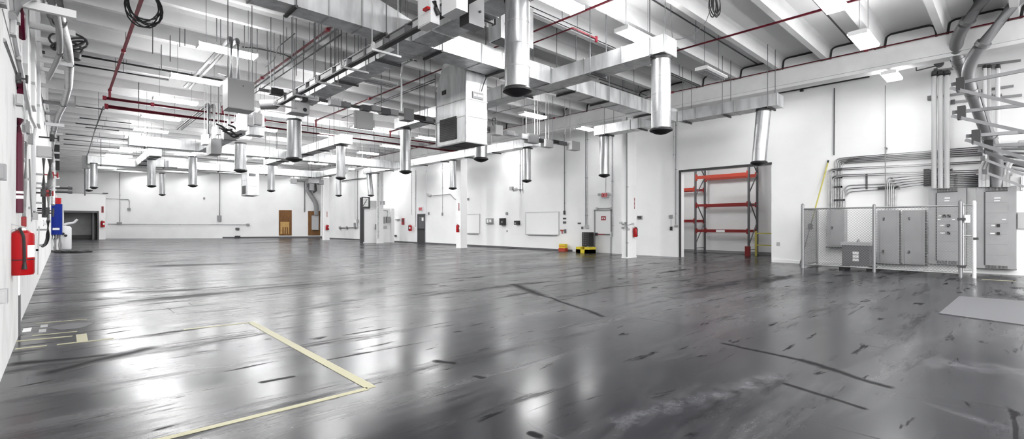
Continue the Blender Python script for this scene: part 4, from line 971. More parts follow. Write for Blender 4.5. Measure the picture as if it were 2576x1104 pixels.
# ---- whiteboards
def whiteboard(label, u0, u1, v0, v1, tray=True):
    r, a, c = onwall('whiteboard', label, 'whiteboard', u0, u1, v0, v1, .03, 'paper', R, 'framed whiteboards on the side wall', 'writing_surface')
    b = MB(); t = .025; x0, x1 = a.x - .01, R
    b.box((x0, a.y - t, a.z - t), (x1, a.y, c.z + t)).box((x0, c.y, a.z - t), (x1, c.y + t, c.z + t)).box((x0, a.y, c.z), (x1, c.y, c.z + t)).box((x0, a.y, a.z - t), (x1, c.y, a.z))
    b.build('frame', 'aluminium', r, False)
    if tray: MB().box((a.x - .08, a.y + .1, a.z - .05), (a.x, c.y - .1, a.z - .03)).build('pen_tray', 'aluminium', r, False)
whiteboard('wide whiteboard with a thin grey frame between the black box and the hanging cable', 1323, 1405, 534, 589)
whiteboard('smaller whiteboard just past the column, with a thin grey frame', 1173, 1206, 539.5, 586)
# ---- boxes between the boards
r, a, c = onwall('display_case', 'grey notice case with pale sheets between the smaller whiteboard and the black box', 'notice case', 1222, 1238, 549.5, 562.5, .12, 'grey')
rect(r, 1224, 1229, 551, 560, a.x - .004, 'paper', 'sheet'); rect(r, 1231, 1236, 552, 559, a.x - .004, 'paper', 'sheet')
r, a, c = onwall('dispenser', 'tall black dispenser box on the wall under the round alarm', 'dispenser', 1256, 1267, 549, 566, .2, 'black')
rect(r, 1261, 1264, 556, 560, a.x - .004, 'grey', 'slot')
r, a, c = onwall('dispenser', 'small black wall phone box beside the wide whiteboard', 'phone box', 1293, 1303, 555, 565, .18, 'black')
rect(r, 1294, 1298, 560, 562, a.x - .004, 'paper', 'label_strip')
q = P(1276, 537, X=R); r = thing('alarm_bell', 'small round grey alarm on the wall above the dispenser box', 'alarm', q); MB().cyl(q, q - V((.07, 0, 0)), .09, 16).build('mount_dome', 'grey', r)
onwall('outlet_box', 'tiny outlet below the round alarm', 'outlet', 1274, 1276, 579, 583, .03, 'grey')
# wall lamp / camera pair with arm
q = P(1288, 474, X=R - .5); r = thing('floodlight', 'small twin floodlight on a bracket high on the wall above the whiteboards', 'floodlight', q)
MB().box((q.x - .1, q.y - .1, q.z - .1), (q.x + .05, q.y + .12, q.z + .1)).build('lamp_head', 'panel_light', r, False)
q2 = P(1300, 476, X=R - .25); MB().cyl(q2, q2 - V((.22, -.05, .05)), .10, 12).build('lamp_head', 'panel_light', r)
MB().tube([q + V((.05, 0, .05)), q2, V((R, q2.y - .1, q2.z))], .02, 6).build('mount_arm', 'steel', r)
# ---- conduits
vcond('pair of conduits ending beside the floodlight, the one nearer the wide board', 1314, 360, 475, .02, box=(.07, .12), top=6.1)
vcond('pair of conduits ending beside the floodlight, the one nearer the small board', 1308, 360, 475, .016, box=(.07, .12), top=6.1)
r = vcond('dark conduit coming down beside the wide whiteboard to the small switches', 1420, 360, 530, .02, m='rod', box=(.08, .2), boxm='dark', top=6.1)
vcond('wider of two conduits coming down above the black cabinet', 1476, 340, 566, .03, box=(.2, .16), top=6.1)
vcond('slim conduit beside the wider one above the black cabinet', 1473, 340, 566, .012, m='rod', top=6.1)
vcond('conduit running down to the corner of the exit door', 1540, 340, 596, .024, m='conduit', top=6.1)
vcond('conduit on the wall between the exit door column and the rack opening', 1700, 315, 565, .016, m='steel', top=6.1)
vcond('white conduit dropping past the rack opening end into the wall boxes', 1697, 320, 400, .03, m='offwhite', top=6.1)
vcond('thin conduit beside the small whiteboard column', 1113, 420, 535, .012, m='steel', box=(.09, .2), boxm='grey', top=5.6)
vcond('yellowed pipe running down beside the dark door', 1072.5, 420, 556, .018, m='offwhite', top=5.6)
vcond('thin conduit between the cage and the dark door', 1035, 430, 540, .014, m='steel', top=5.4)
vcond('grey conduit beside the dark door frame', 1045, 430, 570, .022, m='conduit', top=5.4)
r = thing('conduit_pipe', 'kinked horizontal conduit with a lamp between the dark door and the column', 'conduit', P(1080, 491, X=R))
MB().tube([P(1080, 491, X=R - .05), P(1092, 492, X=R - .05), P(1133, 488, X=R - .05), P(1144, 501, X=R - .05), P(1150, 501, X=R - .05)], .025, 8, .05).build('pipe_run', 'grey', r)
q = P(1082, 491, X=R - .05); MB().cyl(q + V((.05, 0, 0)), q - V((.2, 0, 0)), .12, 12).build('mount_lamp', 'panel_light', r)
# small switches and hanging scissors-like tool beside wide board
onwall('light_switch', 'upper small dark switch plate beside the wide whiteboard', 'switch', 1416, 1423, 548, 551, .04, 'dark', group='switch plates by the wide whiteboard')
onwall('light_switch', 'lower small dark switch plate beside the wide whiteboard', 'switch', 1416, 1423, 557, 562, .04, 'darkgrey', group='switch plates by the wide whiteboard')
r, a, c = onwall('hand_tool', 'orange and brown tool hanging on the wall above the yellow bin', 'tool', 1409, 1417, 578, 581, .04, 'orange_red', part='mount_handle'); q = P(1414, 583, X=R - .03); MB().bar(q + V((0, 0, .05)), q - V((0, 0, .1)), .04, .03).build('blade', 'deepred', r, False)
onwall('hand_tool', 'dark little tool hook beside the orange tool', 'tool', 1419, 1423, 577, 586, .05, 'darkgrey', part='mount_hook')
onwall('light_switch', 'small dark strip switch near the black cabinet conduits', 'switch', 1453, 1460, 560, 563, .04, 'dark')
onwall('light_switch', 'slanted small hook above the black cabinet', 'hook', 1462, 1466, 570, 576, .05, 'darkgrey')
# ---- yellow bin and black cabinet on a yellow base
x = R - .12; ya, yb = yat(1407, x - .2), yat(1421, x - .2); z1, zm = zat(1414, 613.5, X=x - .2), zat(1414, 624, X=x - .2)
r = thing('waste_bin', 'small yellow bin with an orange red foot on the floor by the wall', 'bin', (x, (ya + yb) / 2, 0))
MB().prism([(x - .22, ya, zm), (x, ya, zm), (x, yb, zm), (x - .22, yb, zm)], (0, 0, z1 - zm)).build('bin_body', 'yellow', r, False)
MB().box((x - .24, yb - .02, 0), (x, ya + .02, zm)).build('bin_foot', 'orange_red', r, False)
MB().box((x - .23, yb - .01, zm + (z1 - zm) * .35), (x - .22, ya + .01, zm + (z1 - zm) * .55)).build('bin_band', 'orange', r, False)
x = R - .15; ya, yb = yat(1464, x - .4), yat(1481, x - .4); zb, z1 = zat(1472, 620, X=x - .4), zat(1472, 584, X=x - .4)
r = thing('upright_machine', 'black upright machine on a yellow base beside the exit door', 'machine', (x - .2, (ya + yb) / 2, 0))
MB().box((x - .4, yb, zb), (x, ya, z1)).build('cabinet', 'black', r, False)
b = MB()
for k in range(6): b.box((x - .408, ya - .12, zb + .1 + k * .1), (x - .4, ya - .06, zb + .13 + k * .1))
for k in range(6): b.box((x - .408, ya - .26, zb + .1 + k * .1), (x - .4, ya - .17, zb + .11 + k * .1))
b.build('button_row', 'grey', r, False)
y0, y1 = yat(1452, x - .4), yat(1486, x - .4); zt = zat(1470, 621, X=x - .4)
MB().box((x - .5, y1, 0), (x, y0, zb * .55)).box((x - .5, y0 - .28, 0), (x, y0, zt)).box((x - .5, y1, 0), (x, y1 + .30, zt)).build('base', 'yellow', r, False)
# ---- things on the columns
def colthing(colm, uf, label):
    pass
cx = GX
# column A (nearest): conduit with valves, tall sign, extinguisher
xA, yA0, yA1, xA1 = GX, col_a[2], col_a[1], col_a[3]
r = vcond('dark conduit running down the corner of the column by the exit door', 1577, 335, 646, .028, x=GX - .04, m='steel', group='conduits on columns', top=5.8)
z = zat(1577, 567, X=GX)
for dy, dz, w in ((.28, .10, .10), (-.3, .06, .1), (.18, -.10, .08), (-.1, -.16, .09), (.05, .1, .07)):
    MB().box((GX - .08, yA0 + dy - w / 2, z + dz - w / 2), (GX - .02, yA0 + dy + w / 2, z + dz + w / 2)).build('outlet_box', 'panel_light' if w > .08 else 'grey', r, False)
    MB().bar((GX - .04, yA0, z), (GX - .05, yA0 + dy, z + dz), .02, .02).build('mount_branch', 'steel', r, False)
def colsign(u, v0, v1, y, label, m='deepred', w=.10):
    x = xat(u, y); z0, z1 = zat(u, v1, Y=y), zat(u, v0, Y=y); r = thing('fire_sign', label, 'sign', (x, y, z0), 'tall red lettered signs above extinguishers')
    MB().box((x - w / 2, y - .012, z0), (x + w / 2, y, z1)).build('sign_board', 'paper', r, False)
    b = MB(); n = 9; h = (z1 - z0)
    for k in range(n): b.box((x - w * .3, y - .016, z0 + h * (k + .18) / n), (x + w * .3, y - .012, z0 + h * (k + .82) / n))
    b.build('sign_lettering', m, r, False)
yfA = col_a[2]
colsign(1595.5, 497, 526, yfA, 'tall narrow red lettered sign on the column by the exit door')
def col_ext(u, v0, v1, yf, r0, label):
    x = xat(u, yf - .1); z0 = zat(u, v1, Y=yf - .1); z1 = zat(u, v0, Y=yf - .1); return extinguisher(label, (x, yf - r0 - .02, z0), r0, (z1 - z0) * .99, (0, -1, 0))
col_ext(1598, 567, 596, yfA, .09, 'red fire extinguisher on the column by the exit door')
r, a, c = onwall('switch_group', 'small dark switch pair between the exit door column and the rack opening', 'switch', 1602, 1614, 543, 551, .06, 'grey')
rect(r, 1604, 1608, 544, 549, a.x - .004, 'dark', 'switch_plate'); rect(r, 1609, 1613, 544, 550, a.x - .004, 'dark', 'switch_plate')
colsign(1154, 511, 530, col_b[2], 'tall narrow red lettered sign on the column by the small whiteboard', w=.13)
col_ext(1151, 561, 584, col_b[2] - .02, .10, 'red and white fire extinguisher on the column by the small whiteboard')
colsign(822.5, 532, 546, col_d[2], 'tall red lettered sign on the far white column', w=.16)
col_ext(823, 563, 578, col_d[2], .14, 'red fire extinguisher on the far white column')
vcond('pipe beside the far white column', 809, 470, 590, .05, x=GX - .1, m='offwhite', group='conduits on columns', top=5.8)
# wall extinguisher & red sign near cage
r, a, c = onwall('notice_board', 'red and brown notice board on the wall past the partition', 'sign', 1010, 1016, 549, 565, .06, 'deepred'); rect(r, 1011.5, 1014.5, 551, 558, a.x - .004, 'dark', 'sign_panel')
q = P(1032, 581, X=R - .2); extinguisher('red fire extinguisher on the wall beside the dark door', (R - .2, q.y, q.z), .12, zat(1032, 563, X=R - .2) - q.z, (-1, 0, 0))
onwall('service_box', 'small grey box on the wall beside the partition end', 'box', 994, 1004, 551, 554, .1, 'grey'); onwall('outlet_box', 'dark outlet low on the wall beside the partition', 'outlet', 992, 996, 591, 595, .08, 'dark')
onwall('outlet_box', 'small grey plate beside the dark door top', 'plate', 1076, 1079, 534, 540, .05, 'grey')
onwall('outlet_box', 'grey outlet with a dark plug beside the rack opening', 'outlet', 1683, 1691, 541, 549, .05, 'grey'); r, a, c = onwall('telephone', 'black handset hanging on the wall before the rack opening', 'phone', 1685, 1690, 570, 579, .06, 'black'); MB().cyl((a.x + .03, (a.y + c.y) / 2, c.z), (a.x + .03, (a.y + c.y) / 2, zat(1688, 549, X=R)), .01, 6).build('cord', 'grey', r)
onwall('outlet_box', 'small white valve plate beside the rack opening corner', 'plate', 1696, 1703, 567, 571, .08, 'grey')
onwall('outlet_box', 'tiny outlet on the wall past the rack opening', 'outlet', 1954, 1960, 610, 617, .03, 'panel_light')
onwall('outlet_box', 'tiny grey sensor high beside the column with the small whiteboard', 'sensor', 1174, 1178, 498, 503, .08, 'grey')
# ---- pallet rack in the back room
def upright(label, u, x0=22.2, x1=23.2):
    y = yat(u, x0); r = thing('rack_upright', label, 'rack frame', ((x0 + x1) / 2, y, 0), 'grey rack uprights')
    for x in (x0, x1):
        MB().box((x - .04, y - .04, 0), (x + .04, y + .04, 4.7)).build('rack_post', 'darkgrey', r, False); MB().box((x - .07, y - .07, 0), (x + .07, y + .07, .015)).build('foot_plate', 'dark', r, False)
    z = .25
    for k in range(7):
        zz = .25 + k * .68
        if k in (0, 3, 6): MB().bar((x0, y, zz), (x1, y, zz), .035, .035).build('brace', 'darkgrey', r, False)
    for (za, zb) in ((.45, 1.5), (2.55, 1.5), (2.75, 3.7), (4.6, 3.75)): MB().bar((x0, y, za), (x1, y, zb), .035, .035).build('brace', 'darkgrey', r, False)
    return y
ya = upright('grey slotted rack frame nearer the doorway edge with the steel angle', 1749.5); yb = upright('grey slotted rack frame beside the yellow rail', 1883.5)
def beam(label, z, y0, y1, x=22.2, m='rack_red', h=.12, tag_=False):
    r = thing('rack_beam', label, 'rack beam', (x, (y0 + y1) / 2, z - h / 2), 'red rack beams'); MB().box((x - .045, y1 + .04, z - h / 2), (x + .03, y0 - .04, z + h / 2)).build('beam', m, r, False)
    for y in (y0 - .05, y1 + .05): MB().box((x - .06, y - .03, z - h), (x + .04, y + .03, z + h)).build('beam_connector', m, r, False)
    return r
for z, l, m, h in ((3.64, 'topmost', 'orange_red', .15), (2.30, 'middle', 'rack_red', .12), (1.09, 'lowest', 'rack_red', .12)):
    r = beam(l + ' front red beam of the wide rack bay', z, ya, yb, 22.2, m, h); beam(l + ' rear beam of the wide rack bay, in shadow', z, ya, yb, 23.2, m, h)
    if l == 'lowest': q = P(1812, 580, X=22.15); MB().box((22.15, q.y - .2, z - .05), (22.156, q.y + .2, z + .05)).build('load_label', 'paper', r, False)
yl = ya + 2.5
for z, l in ((3.10, 'upper'), (1.56, 'lower')):
    beam(l + ' front red beam of the half hidden rack bay', z, yl, ya, 22.2, 'orange_red' if l == 'upper' else 'rack_red'); beam(l + ' rear beam of the half hidden rack bay', z, yl, ya, 23.2)
q = P(1882, 643, X=22.1); r = thing('post_guard', 'dark red column guard at the foot of the rack post', 'guard', (22.1, yb, 0)); MB().box((22.02, yb - .1, 0), (22.15, yb + .1, .42)).build('guard_plate', 'rack_red', r, False)
xr = 22.45; y0, y1 = yat(1902, xr), 4.5
r = thing('guard_rail', 'yellow guard rail beside the rack in the back room', 'rail', (xr, y0, 0))
for y in (y0, y1 + .1): MB().box((xr - .04, y - .04, 0), (xr + .04, y + .04, 1.1)).build('rail_post', 'pale_yellow', r, False)
for v in (587, 617): z = zat(1925, v, X=xr); MB().box((xr - .02, y1, z - .025), (xr + .02, y0, z + .025)).build('rail_bar', 'pale_yellow', r, False)
# lamps added to brighten the racking room, out of sight above the opening
light(0, 0, 'unseen added strip light inside the racking room above the opening', fix=(21.0, 8.5, 4.9), wires=False, lm='lamp_dim')
light(0, 0, 'second unseen added strip light inside the racking room above the opening', fix=(21.0, 11.5, 4.9), wires=False, lm='lamp_dim')
# ================================================================ switchgear corner
def cab(name, label, u0, u1, v0, v1, d, m='panel', feet=None):
    return onwall(name, label, 'electrical cabinet', u0, u1, v0, v1, d, m, R, 'grey electrical cabinets on the side wall')
# tall switchboards
def board(label, u0, u1, v0, v1, i0, i1, j0, j1, brk, tags, d=.32):
    r, a, c = onwall('switchboard', label, 'switchboard', u0, u1, v0, v1, d, 'panel', R, 'tall grey switchboards'); x = a.x
    rect(r, i0, i1, j0, j1, x - .004, 'panel_light' if False else 'panel', 'breaker_panel', .01)
    b = MB(); ya, yb = yat(i0, x), yat(i1, x); um = (i0 + i1) / 2
    for v in (v0 + 6, v1 - 6):
        b2 = MB(); za, zb = zat(um, v - 6, X=x), zat(um, v + 5, X=x); n = 18
        for k in range(n):
            if k == n // 2: continue
            y = ya + (yb - ya) * (k + .5) / n; b2.box((x - .008, y - abs(ya - yb) / n * .22, zb), (x - .002, y + abs(ya - yb) / n * .22, za))
        b2.build('vent_slots', 'dark', r, False)
    MB().box((x - .012, yb, zat(um, j0, X=x)), (x, ya, zat(um, j0, X=x) + .03)).box((x - .012, ya, zat(um, j1, X=x)), (x, ya + .025, zat(um, j0, X=x))).build('panel_edge', 'dark', r, False)
    for (uu, vv) in brk: rect(r, uu - 3.5, uu + 4.5, vv - 3.5, vv + 3.5, x - .014, 'black', 'breaker', .03)
    for (uu, vv, w) in tags: rect(r, uu - w, uu + w, vv - 1.2, vv + 1.2, x - .014, 'paper', 'label_plate', .004)
    for v in [j0 + (j1 - j0) * k / 7 for k in range(1, 7)]: rect(r, i0 + 1, i1 - 1, v, v + .7, x - .0145, 'panel_dark', 'panel_seam', .002)
    MB().box((x + .02, a.y - .01, a.z - .02), (R, c.y + .01, a.z)).build('mount_base', 'dark', r, False)
    return r
board('tall grey switchboard behind the fence end, under three white conduits', 2336, 2430, 474, 665, 2357, 2409, 484, 656,
      [(2375, 543), (2387, 543), (2386, 567), (2386, 586)], [(2383, 498, 7), (2382, 505, 6), (2370, 567, 6), (2371, 586, 6), (2365, 543, 4), (2398, 552, 4), (2363, 552, 4)])
board('tall grey switchboard standing alone past the last white fence post', 2457, 2556, 469, 676, 2479, 2535, 482, 668,
      [(2511, 567), (2511, 587)], [(2509, 498, 8), (2508, 505, 7), (2499, 567, 5), (2497, 587, 6), (2526, 552, 5)])
# door cabinets
def doorcab(label, u0, u1, v0, v1, du0, du1, latches, d=.26):
    r, a, c = cab('electrical_cabinet', label, u0, u1, v0, v1, d)
    rect(r, du0, du1, v0 + 3, v1 - 3, a.x - .004, 'panel', 'cabinet_door', .012)
    for (u, v) in latches: rect(r, u - 2, u + 2.5, v - 4, v + 4, a.x - .016, 'dark', 'door_latch', .02)
    MB().box((a.x + .03, a.y - .05, a.z - .03), (R, c.y + .05, a.z)).build('mount_base', 'dark', r, False)
    return r
doorcab('tall grey two-latch cabinet behind the second fence post', 2207, 2262, 529, 663, 2214, 2255, [(2223, 551), (2222, 632)])
doorcab('tall grey two-latch cabinet beside the tall switchboard', 2270, 2327, 529, 665, 2276, 2318, [(2287, 550), (2287, 634)])
doorcab('smaller grey cabinet mounted higher, under the bundle of vertical conduits', 2081, 2124, 528, 621, 2090, 2118, [(2093, 573)], .36)
# transformer on the floor
x1 = 18.45; d = .75; xf = x1 - d; ya, yb = yat(2118, xf), yat(2187, xf); zt, zb = zat(2150, 617, X=xf), zat(2150, 669, X=xf); zb = max(zb, .06)
r = thing('transformer', 'dark grey floor transformer with white labels and a lighter lid', 'transformer', (xf + d / 2, (ya + yb) / 2, 0))
MB().box((xf, yb, zb), (x1, ya, zt)).build('casing', 'xformer', r, False)
MB().box((xf - .03, yb - .03, zt), (x1 + .03, ya + .03, zt + .09)).build('lid', 'panel_light', r, False)
for y in (ya, yb): MB().box((xf - .04, y - .07, 0), (x1, y + .07, .09)).build('foot', 'black', r, False)
for k in range(3): rect(r, 2145, 2160, 633 + k * 8.5, 640 + k * 8.5, xf - .003, 'paper', 'label_plate', .006)
q = P(2159, 612, X=xf + .3); MB().lathe((q.x, q.y, zt + .09), [(.05, 0), (.03, .06), (.012, .1)], 8).build('lifting_eye', 'steel', r)
# ---- conduits on the wall
GEC = 'grey conduits above the cabinets'
xw = R - .05
def wrun(label, uv, r=.018, m='conduit', x=xw, bend=.22, clips=True, name='conduit_pipe', group=GEC):
    pts = [P(u, v, X=x) for u, v in uv]; root = thing(name, label, 'conduit', pts[-1], group)
    MB().tube(pts, r, 8, bend).build('pipe_run', m, root)
    c = pts[len(pts) // 2]; a = pts[len(pts) // 2 - 1]; c = (c + a) / 2
    MB().box((x, c.y - .02, c.z - .02), (R, c.y + .02, c.z + .02)).build('mount_clip', 'steel', root, False); return root
o = 'first second third fourth fifth sixth seventh eighth'.split()
for k in range(5):
    wrun('%s conduit from the top of the upper run bending down to the smaller cabinet' % o[k], [(2480, 369 + k * 5.2 - 1), (2125 - k * 1, 396.5 + k * 3.6), (2101 + k * 4, 400 + k * 4), (2101.5 + k * 4, 526)], .019, bend=.30)
for k in range(2): wrun('%s conduit of the middle pair bending down beside the yellow pole' % ('upper', 'lower')[k], [(2480, 405 + k * 4), (2100, 424 + k * 4), (2083 + k * 7, 428 + k * 4), (2083 + k * 5, 530)], .019, bend=.25, x=R - .11)
for k in range(2): wrun('%s conduit of the lower pair reaching the smaller cabinet' % ('upper', 'lower')[k], [(2480, 427 + k * 4.5), (2110, 440 + k * 4), (2091 + k * 4, 444 + k * 4), (2091.5 + k * 4, 526)], .019, bend=.2, x=R - .165)
for k in range(3): wrun('%s conduit of the short run between the smaller and the two-latch cabinets' % o[k], [(2245, 462 + k * 6), (2132 + k * 3, 466 + k * 8), (2121 + k * 2.5, 480 + k * 6), (2121.5 + k * 2, 526)], .019, bend=.25)
for k in range(5):
    wrun('%s conduit bending down to the nearer two-latch cabinet' % o[k], [(2338, 440 + k * 5.6), (2250 + k * 4, 447 + k * 6.2), (2232 + k * 5, 447 + k * 7), (2232.5 + k * 5, 527)], .019, bend=.30, x=R - .22)
for k in range(8): wrun('%s dense dark conduit, from the top, behind the white risers' % o[k], [(2470, 437 + k * 4.6), (2345, 443 + k * 4)], .019, 'darkgrey')
wrun('thin vertical conduit from the girder to the nearer two-latch cabinet', [(2227, 215), (2227, 527)], .013, 'steel', x=R - .28)
wrun('thin vertical conduit from the girder to the upper conduit run', [(2099, 222), (2098, 390)], .019, 'darkgrey')
# strut supports
def strut(label, u, v0, v1, w=.05): 
    r = thing('support_strut', label, 'strut', P(u, v1, X=R), 'strut supports behind the conduits'); y = yat(u, xw - .03)
    MB().box((R - .04, y - w / 2, zat(u, v1, X=R)), (R, y + w / 2, zat(u, v0, X=R))).build('mount_strut', 'darkgrey', r, False)
strut('dark upright strut in the middle of the lower conduit pair', 2179, 438, 476); strut('wide dark strut beside the white risers', 2334, 425, 468, .2)
for i, (u0, u1, v) in enumerate([(2092, 2117, 426), (2092, 2118, 447), (2088, 2125, 504), (2208, 2262, 474), (2092, 2118, 471)]):
    r = thing('support_strut', ['upper', 'middle', 'lowest', 'cabinet side', 'lower'][i] + ' dark cross strut clamping the vertical conduits', 'strut', P(u0, v, X=R), 'strut supports behind the conduits')
    a, c = P(u0, v, X=R - .09), P(u1, v, X=R - .09); MB().box((R - .09, c.y, a.z - .03), (R - .07, a.y, a.z + .03)).box((R - .09, c.y, a.z - .03), (R, c.y + .03, a.z + .03)).build('mount_strut', 'dark', r, False)
# ---- three thick white risers with dark elbows above the tall switchboard
for k, u in enumerate((2350, 2366, 2382)):
    x = R - .36; y = yat(u, x); z1 = zat(u, 192 - k, X=x)
    r = thing('riser_conduit', ['outer', 'middle', 'inner'][k] + ' of three thick white risers over the fenced switchboard', 'conduit', (x, y, zat(u, 474, X=x)), 'thick white risers')
    MB().cyl((x, y, zat(u, 474, X=x)), (x, y, z1), .064, 12).build('pipe_run', 'panel_light', r)
    MB().tube([(x, y, z1 - .02), (x, y, z1 + .12), (R + .1, y, z1 + .14)], .068, 12, .1).build('elbow', 'dark', r)
    MB().box((x, y - .1, zat(u, 426, X=x)), (R, y + .1, zat(u, 426, X=x) + .04)).build('mount_clamp', 'steel', r, False)
for k, u in enumerate((2466, 2475, 2485, 2527, 2536)):
    x = R - .36; y = yat(u, x); r = thing('riser_conduit', o[k] + ' stub riser entering the top of the lone switchboard', 'conduit', (x, y, zat(u, 468, X=x)), 'stub risers on the lone switchboard')
    MB().tube([(x, y, zat(u, 470, X=x)), (x, y, zat(u, 425 + (k % 2) * 6, X=x)), (x + .02, y - .1, zat(u, 400, X=x))], .04, 10, .1).build('pipe_run', 'panel_light', r); MB().box((x, y - .08, zat(u, 440, X=x)), (R, y + .08, zat(u, 440, X=x) + .04)).build('mount_clamp', 'steel', r, False)
for k, u in enumerate((2478, 2488, 2510)):
    x = R - .18; y = yat(u, x); r = thing('riser_conduit', o[k] + ' grey riser rising behind the crossing strut arms', 'conduit', (x, y, zat(u, 400, X=x)), 'grey risers behind the arms')
    MB().cyl((x, y, zat(u, 400, X=x)), (x, y, zat(u, 172, X=x)), .05, 10).build('pipe_run', 'offwhite' if k != 1 else 'panel_light', r); MB().tube([(x, y, zat(u, 175, X=x)), (x, y, zat(u, 166, X=x)), (R + .1, y, zat(u, 164, X=x))], .055, 10, .08).build('elbow', 'dark', r)
    MB().box((x, y - .08, zat(u, 240, X=x)), (R, y + .08, zat(u, 240, X=x) + .04)).build('mount_clamp', 'steel', r, False)
# ---- strut arms
GS = 'grey strut arms in the switchgear corner'
def sarm(label, a, c, xa, xc, w=.06, m='steel', plate=True):
    p, q = P(*a, X=xa), P(*c, X=xc); r = thing('strut_channel', label, 'strut', p, GS)
    MB().bar(p, q, w, w).build('arm_channel', m, r, False)
    MB().box((p.x - w, p.y - w, p.z - w), (p.x + w, p.y + w * .4, p.z + w)).build('mount_plate', 'darkgrey', r, False)
    return r
def vpair(u, v, label, xs, up, dn, w=.075):
    tip = P(u, v, X=xs); r = thing('strut_bracket', label, 'bracket', tip, 'V shaped strut brackets in the switchgear corner')
    p = P(*up, X=xs + .3); q = P(*dn, X=xs - .3)
    MB().bar(tip + V((.05, 0, .05)), p, w, w).build('channel_body', 'rod', r, False); MB().bar(tip - V((.05, 0, .05)), q, w, w).build('channel_body', 'rod', r, False)  # channel arms of the V stand free, mounted to nothing
    MB().box((tip.x - .12, tip.y - .25, tip.z - .16), (tip.x + .12, tip.y - .1, tip.z + .16)).build('gusset', 'black', r, False)
    return tip
vpair(2392, 217, 'topmost V of grey strut arms beside the white risers', 16.2, (2600, 172), (2600, 270))
vpair(2395, 287, 'second V of grey strut arms, lower beside the white risers', 16.2, (2600, 262), (2600, 337))
vpair(2430, 347, 'third V of grey strut arms near the lone switchboard', 15.7, (2600, 330), (2600, 405))
vpair(2462, 372, 'fourth V of grey strut arms over the stub risers', 16.2, (2600, 362), (2600, 423))
for i, (a, c, x) in enumerate([((2352, 178), (2568, 152), R - .1), ((2336, 247), (2550, 216), R - .06), ((2395, 257), (2571, 239), R - .06), ((2470, 398), (2576, 440), 18.2), ((2475, 432), (2576, 470), 18.0)]):
    sarm(['dark wall strut above the elbows of the white risers', 'wall strut behind the crossing arms', 'lower wall strut between the risers', 'sloping strut over the lone switchboard', 'lower sloping strut over the lone switchboard'][i], a, c, x, x - .0)
for i in range(7):
    v = 365 + i * 9; p, q = P(2500 + i * 4, v, X=R - .2), P(2600, v - 2 + i * 3, X=R - .25)
    r = thing('conduit_pipe', o[i] + ' dark conduit in the crowded run at the picture edge over the lone switchboard', 'conduit', p, 'crowded dark conduits at the edge'); MB().cyl(p, q, .03, 8).build('pipe_run', ('conduit', 'steel', 'darkgrey', 'dark', 'steel', 'dark', 'grey')[i], r); MB().box((p.x, p.y - .03, p.z - .02), (R, p.y + .0, p.z + .02)).build('mount_clip', 'steel', r, False)
onwall('junction_box', 'pale junction box at the picture edge over the lone switchboard', 'box', 2562, 2600, 351, 366, .35, 'panel_light')
onwall('conduit_pipe', 'white bent conduit piece beside the lone switchboard top', 'conduit', 2568, 2572, 445, 478, .1, 'offwhite', part='mount_pipe')
onwall('outlet_box', 'small dark outlet beside the lone switchboard', 'outlet', 2560, 2600, 535, 575, .08, 'panel_light')
# ---- two thick sloping conduits coming from the ceiling
def big(label, uv, r=.115):
    pts = [P(u, v, X=x) for u, v, x in uv]; root = thing('feeder_conduit', label, 'conduit', pts[-1], 'thick feeder conduits')
    MB().tube(pts, r, 16, .55, 8).build('hanger_pipe', 'steel', root)
    for i in (1, 2):
        a, c = pts[i], pts[min(i + 1, len(pts) - 1)]; d = (c - a).normalized(); p0 = a + d * .62; MB().cyl(p0, p0 + d * .1, r * 1.16, 16).build('coupling', 'steel', root)
        d = (pts[i - 1] - a).normalized(); p0 = a + d * .62; MB().cyl(p0, p0 + d * .1, r * 1.12, 16).build('coupling', 'steel', root)
big('thick feeder conduit sloping from the ceiling, the one with the outer elbow', [(2480, -10, 15.9), (2394, 108, 16.9), (2432, 205, 17.6)], .14)
big('thick feeder conduit sloping from the ceiling down past the strut arms to the lone switchboard', [(2575, -20, 15.9), (2424, 172, 16.9), (2470, 300, 17.6), (2505, 385, 18.4), (2508, 440, 18.8), (2508, 470, 18.85)], .14)
sarm('thin dark rod beside the thick feeder conduit', (2455, 200), (2498, 345), 17.1, 17.3, .03, 'rod')
# ---- chain link fence
FX = 17.25; zt = 1.93
ya, yb, yc = yat(2019, FX), yat(2199, FX), yat(2416, FX)
r = thing('chain_fence', 'silver chain link fence in front of the grey cabinets', 'fence', (FX, (ya + yc) / 2, 0))
for y, h, rr in ((ya, 2.02, .045), (yb, 1.95, .04), (yc, 2.0, .042)):
    MB().cyl((FX, y, 0), (FX, y, h), rr, 12).lathe((FX, y, h), [(rr, 0), (rr * .7, .03), (rr * .1, .05)], 12).build('fence_post', 'steel', r)
yw = yat(2053, 18.85); MB().cyl((18.85, ya, 0), (18.85, ya, 1.9), .04, 12).build('fence_post', 'steel', r)
MB().cyl((FX, ya, zt - .04), (FX, yc, zt - .04), .024, 8).build('top_rail', 'steel', r); MB().cyl((FX, ya, .12), (FX, yc, .10), .022, 8).build('bottom_rail', 'steel', r)
MB().cyl((FX, ya, zt - .04), (18.85, ya, zt - .06), .022, 8).build('top_rail', 'steel', r); MB().cyl((FX, ya, .1), (18.85, ya, .1), .022, 8).build('bottom_rail', 'steel', r)
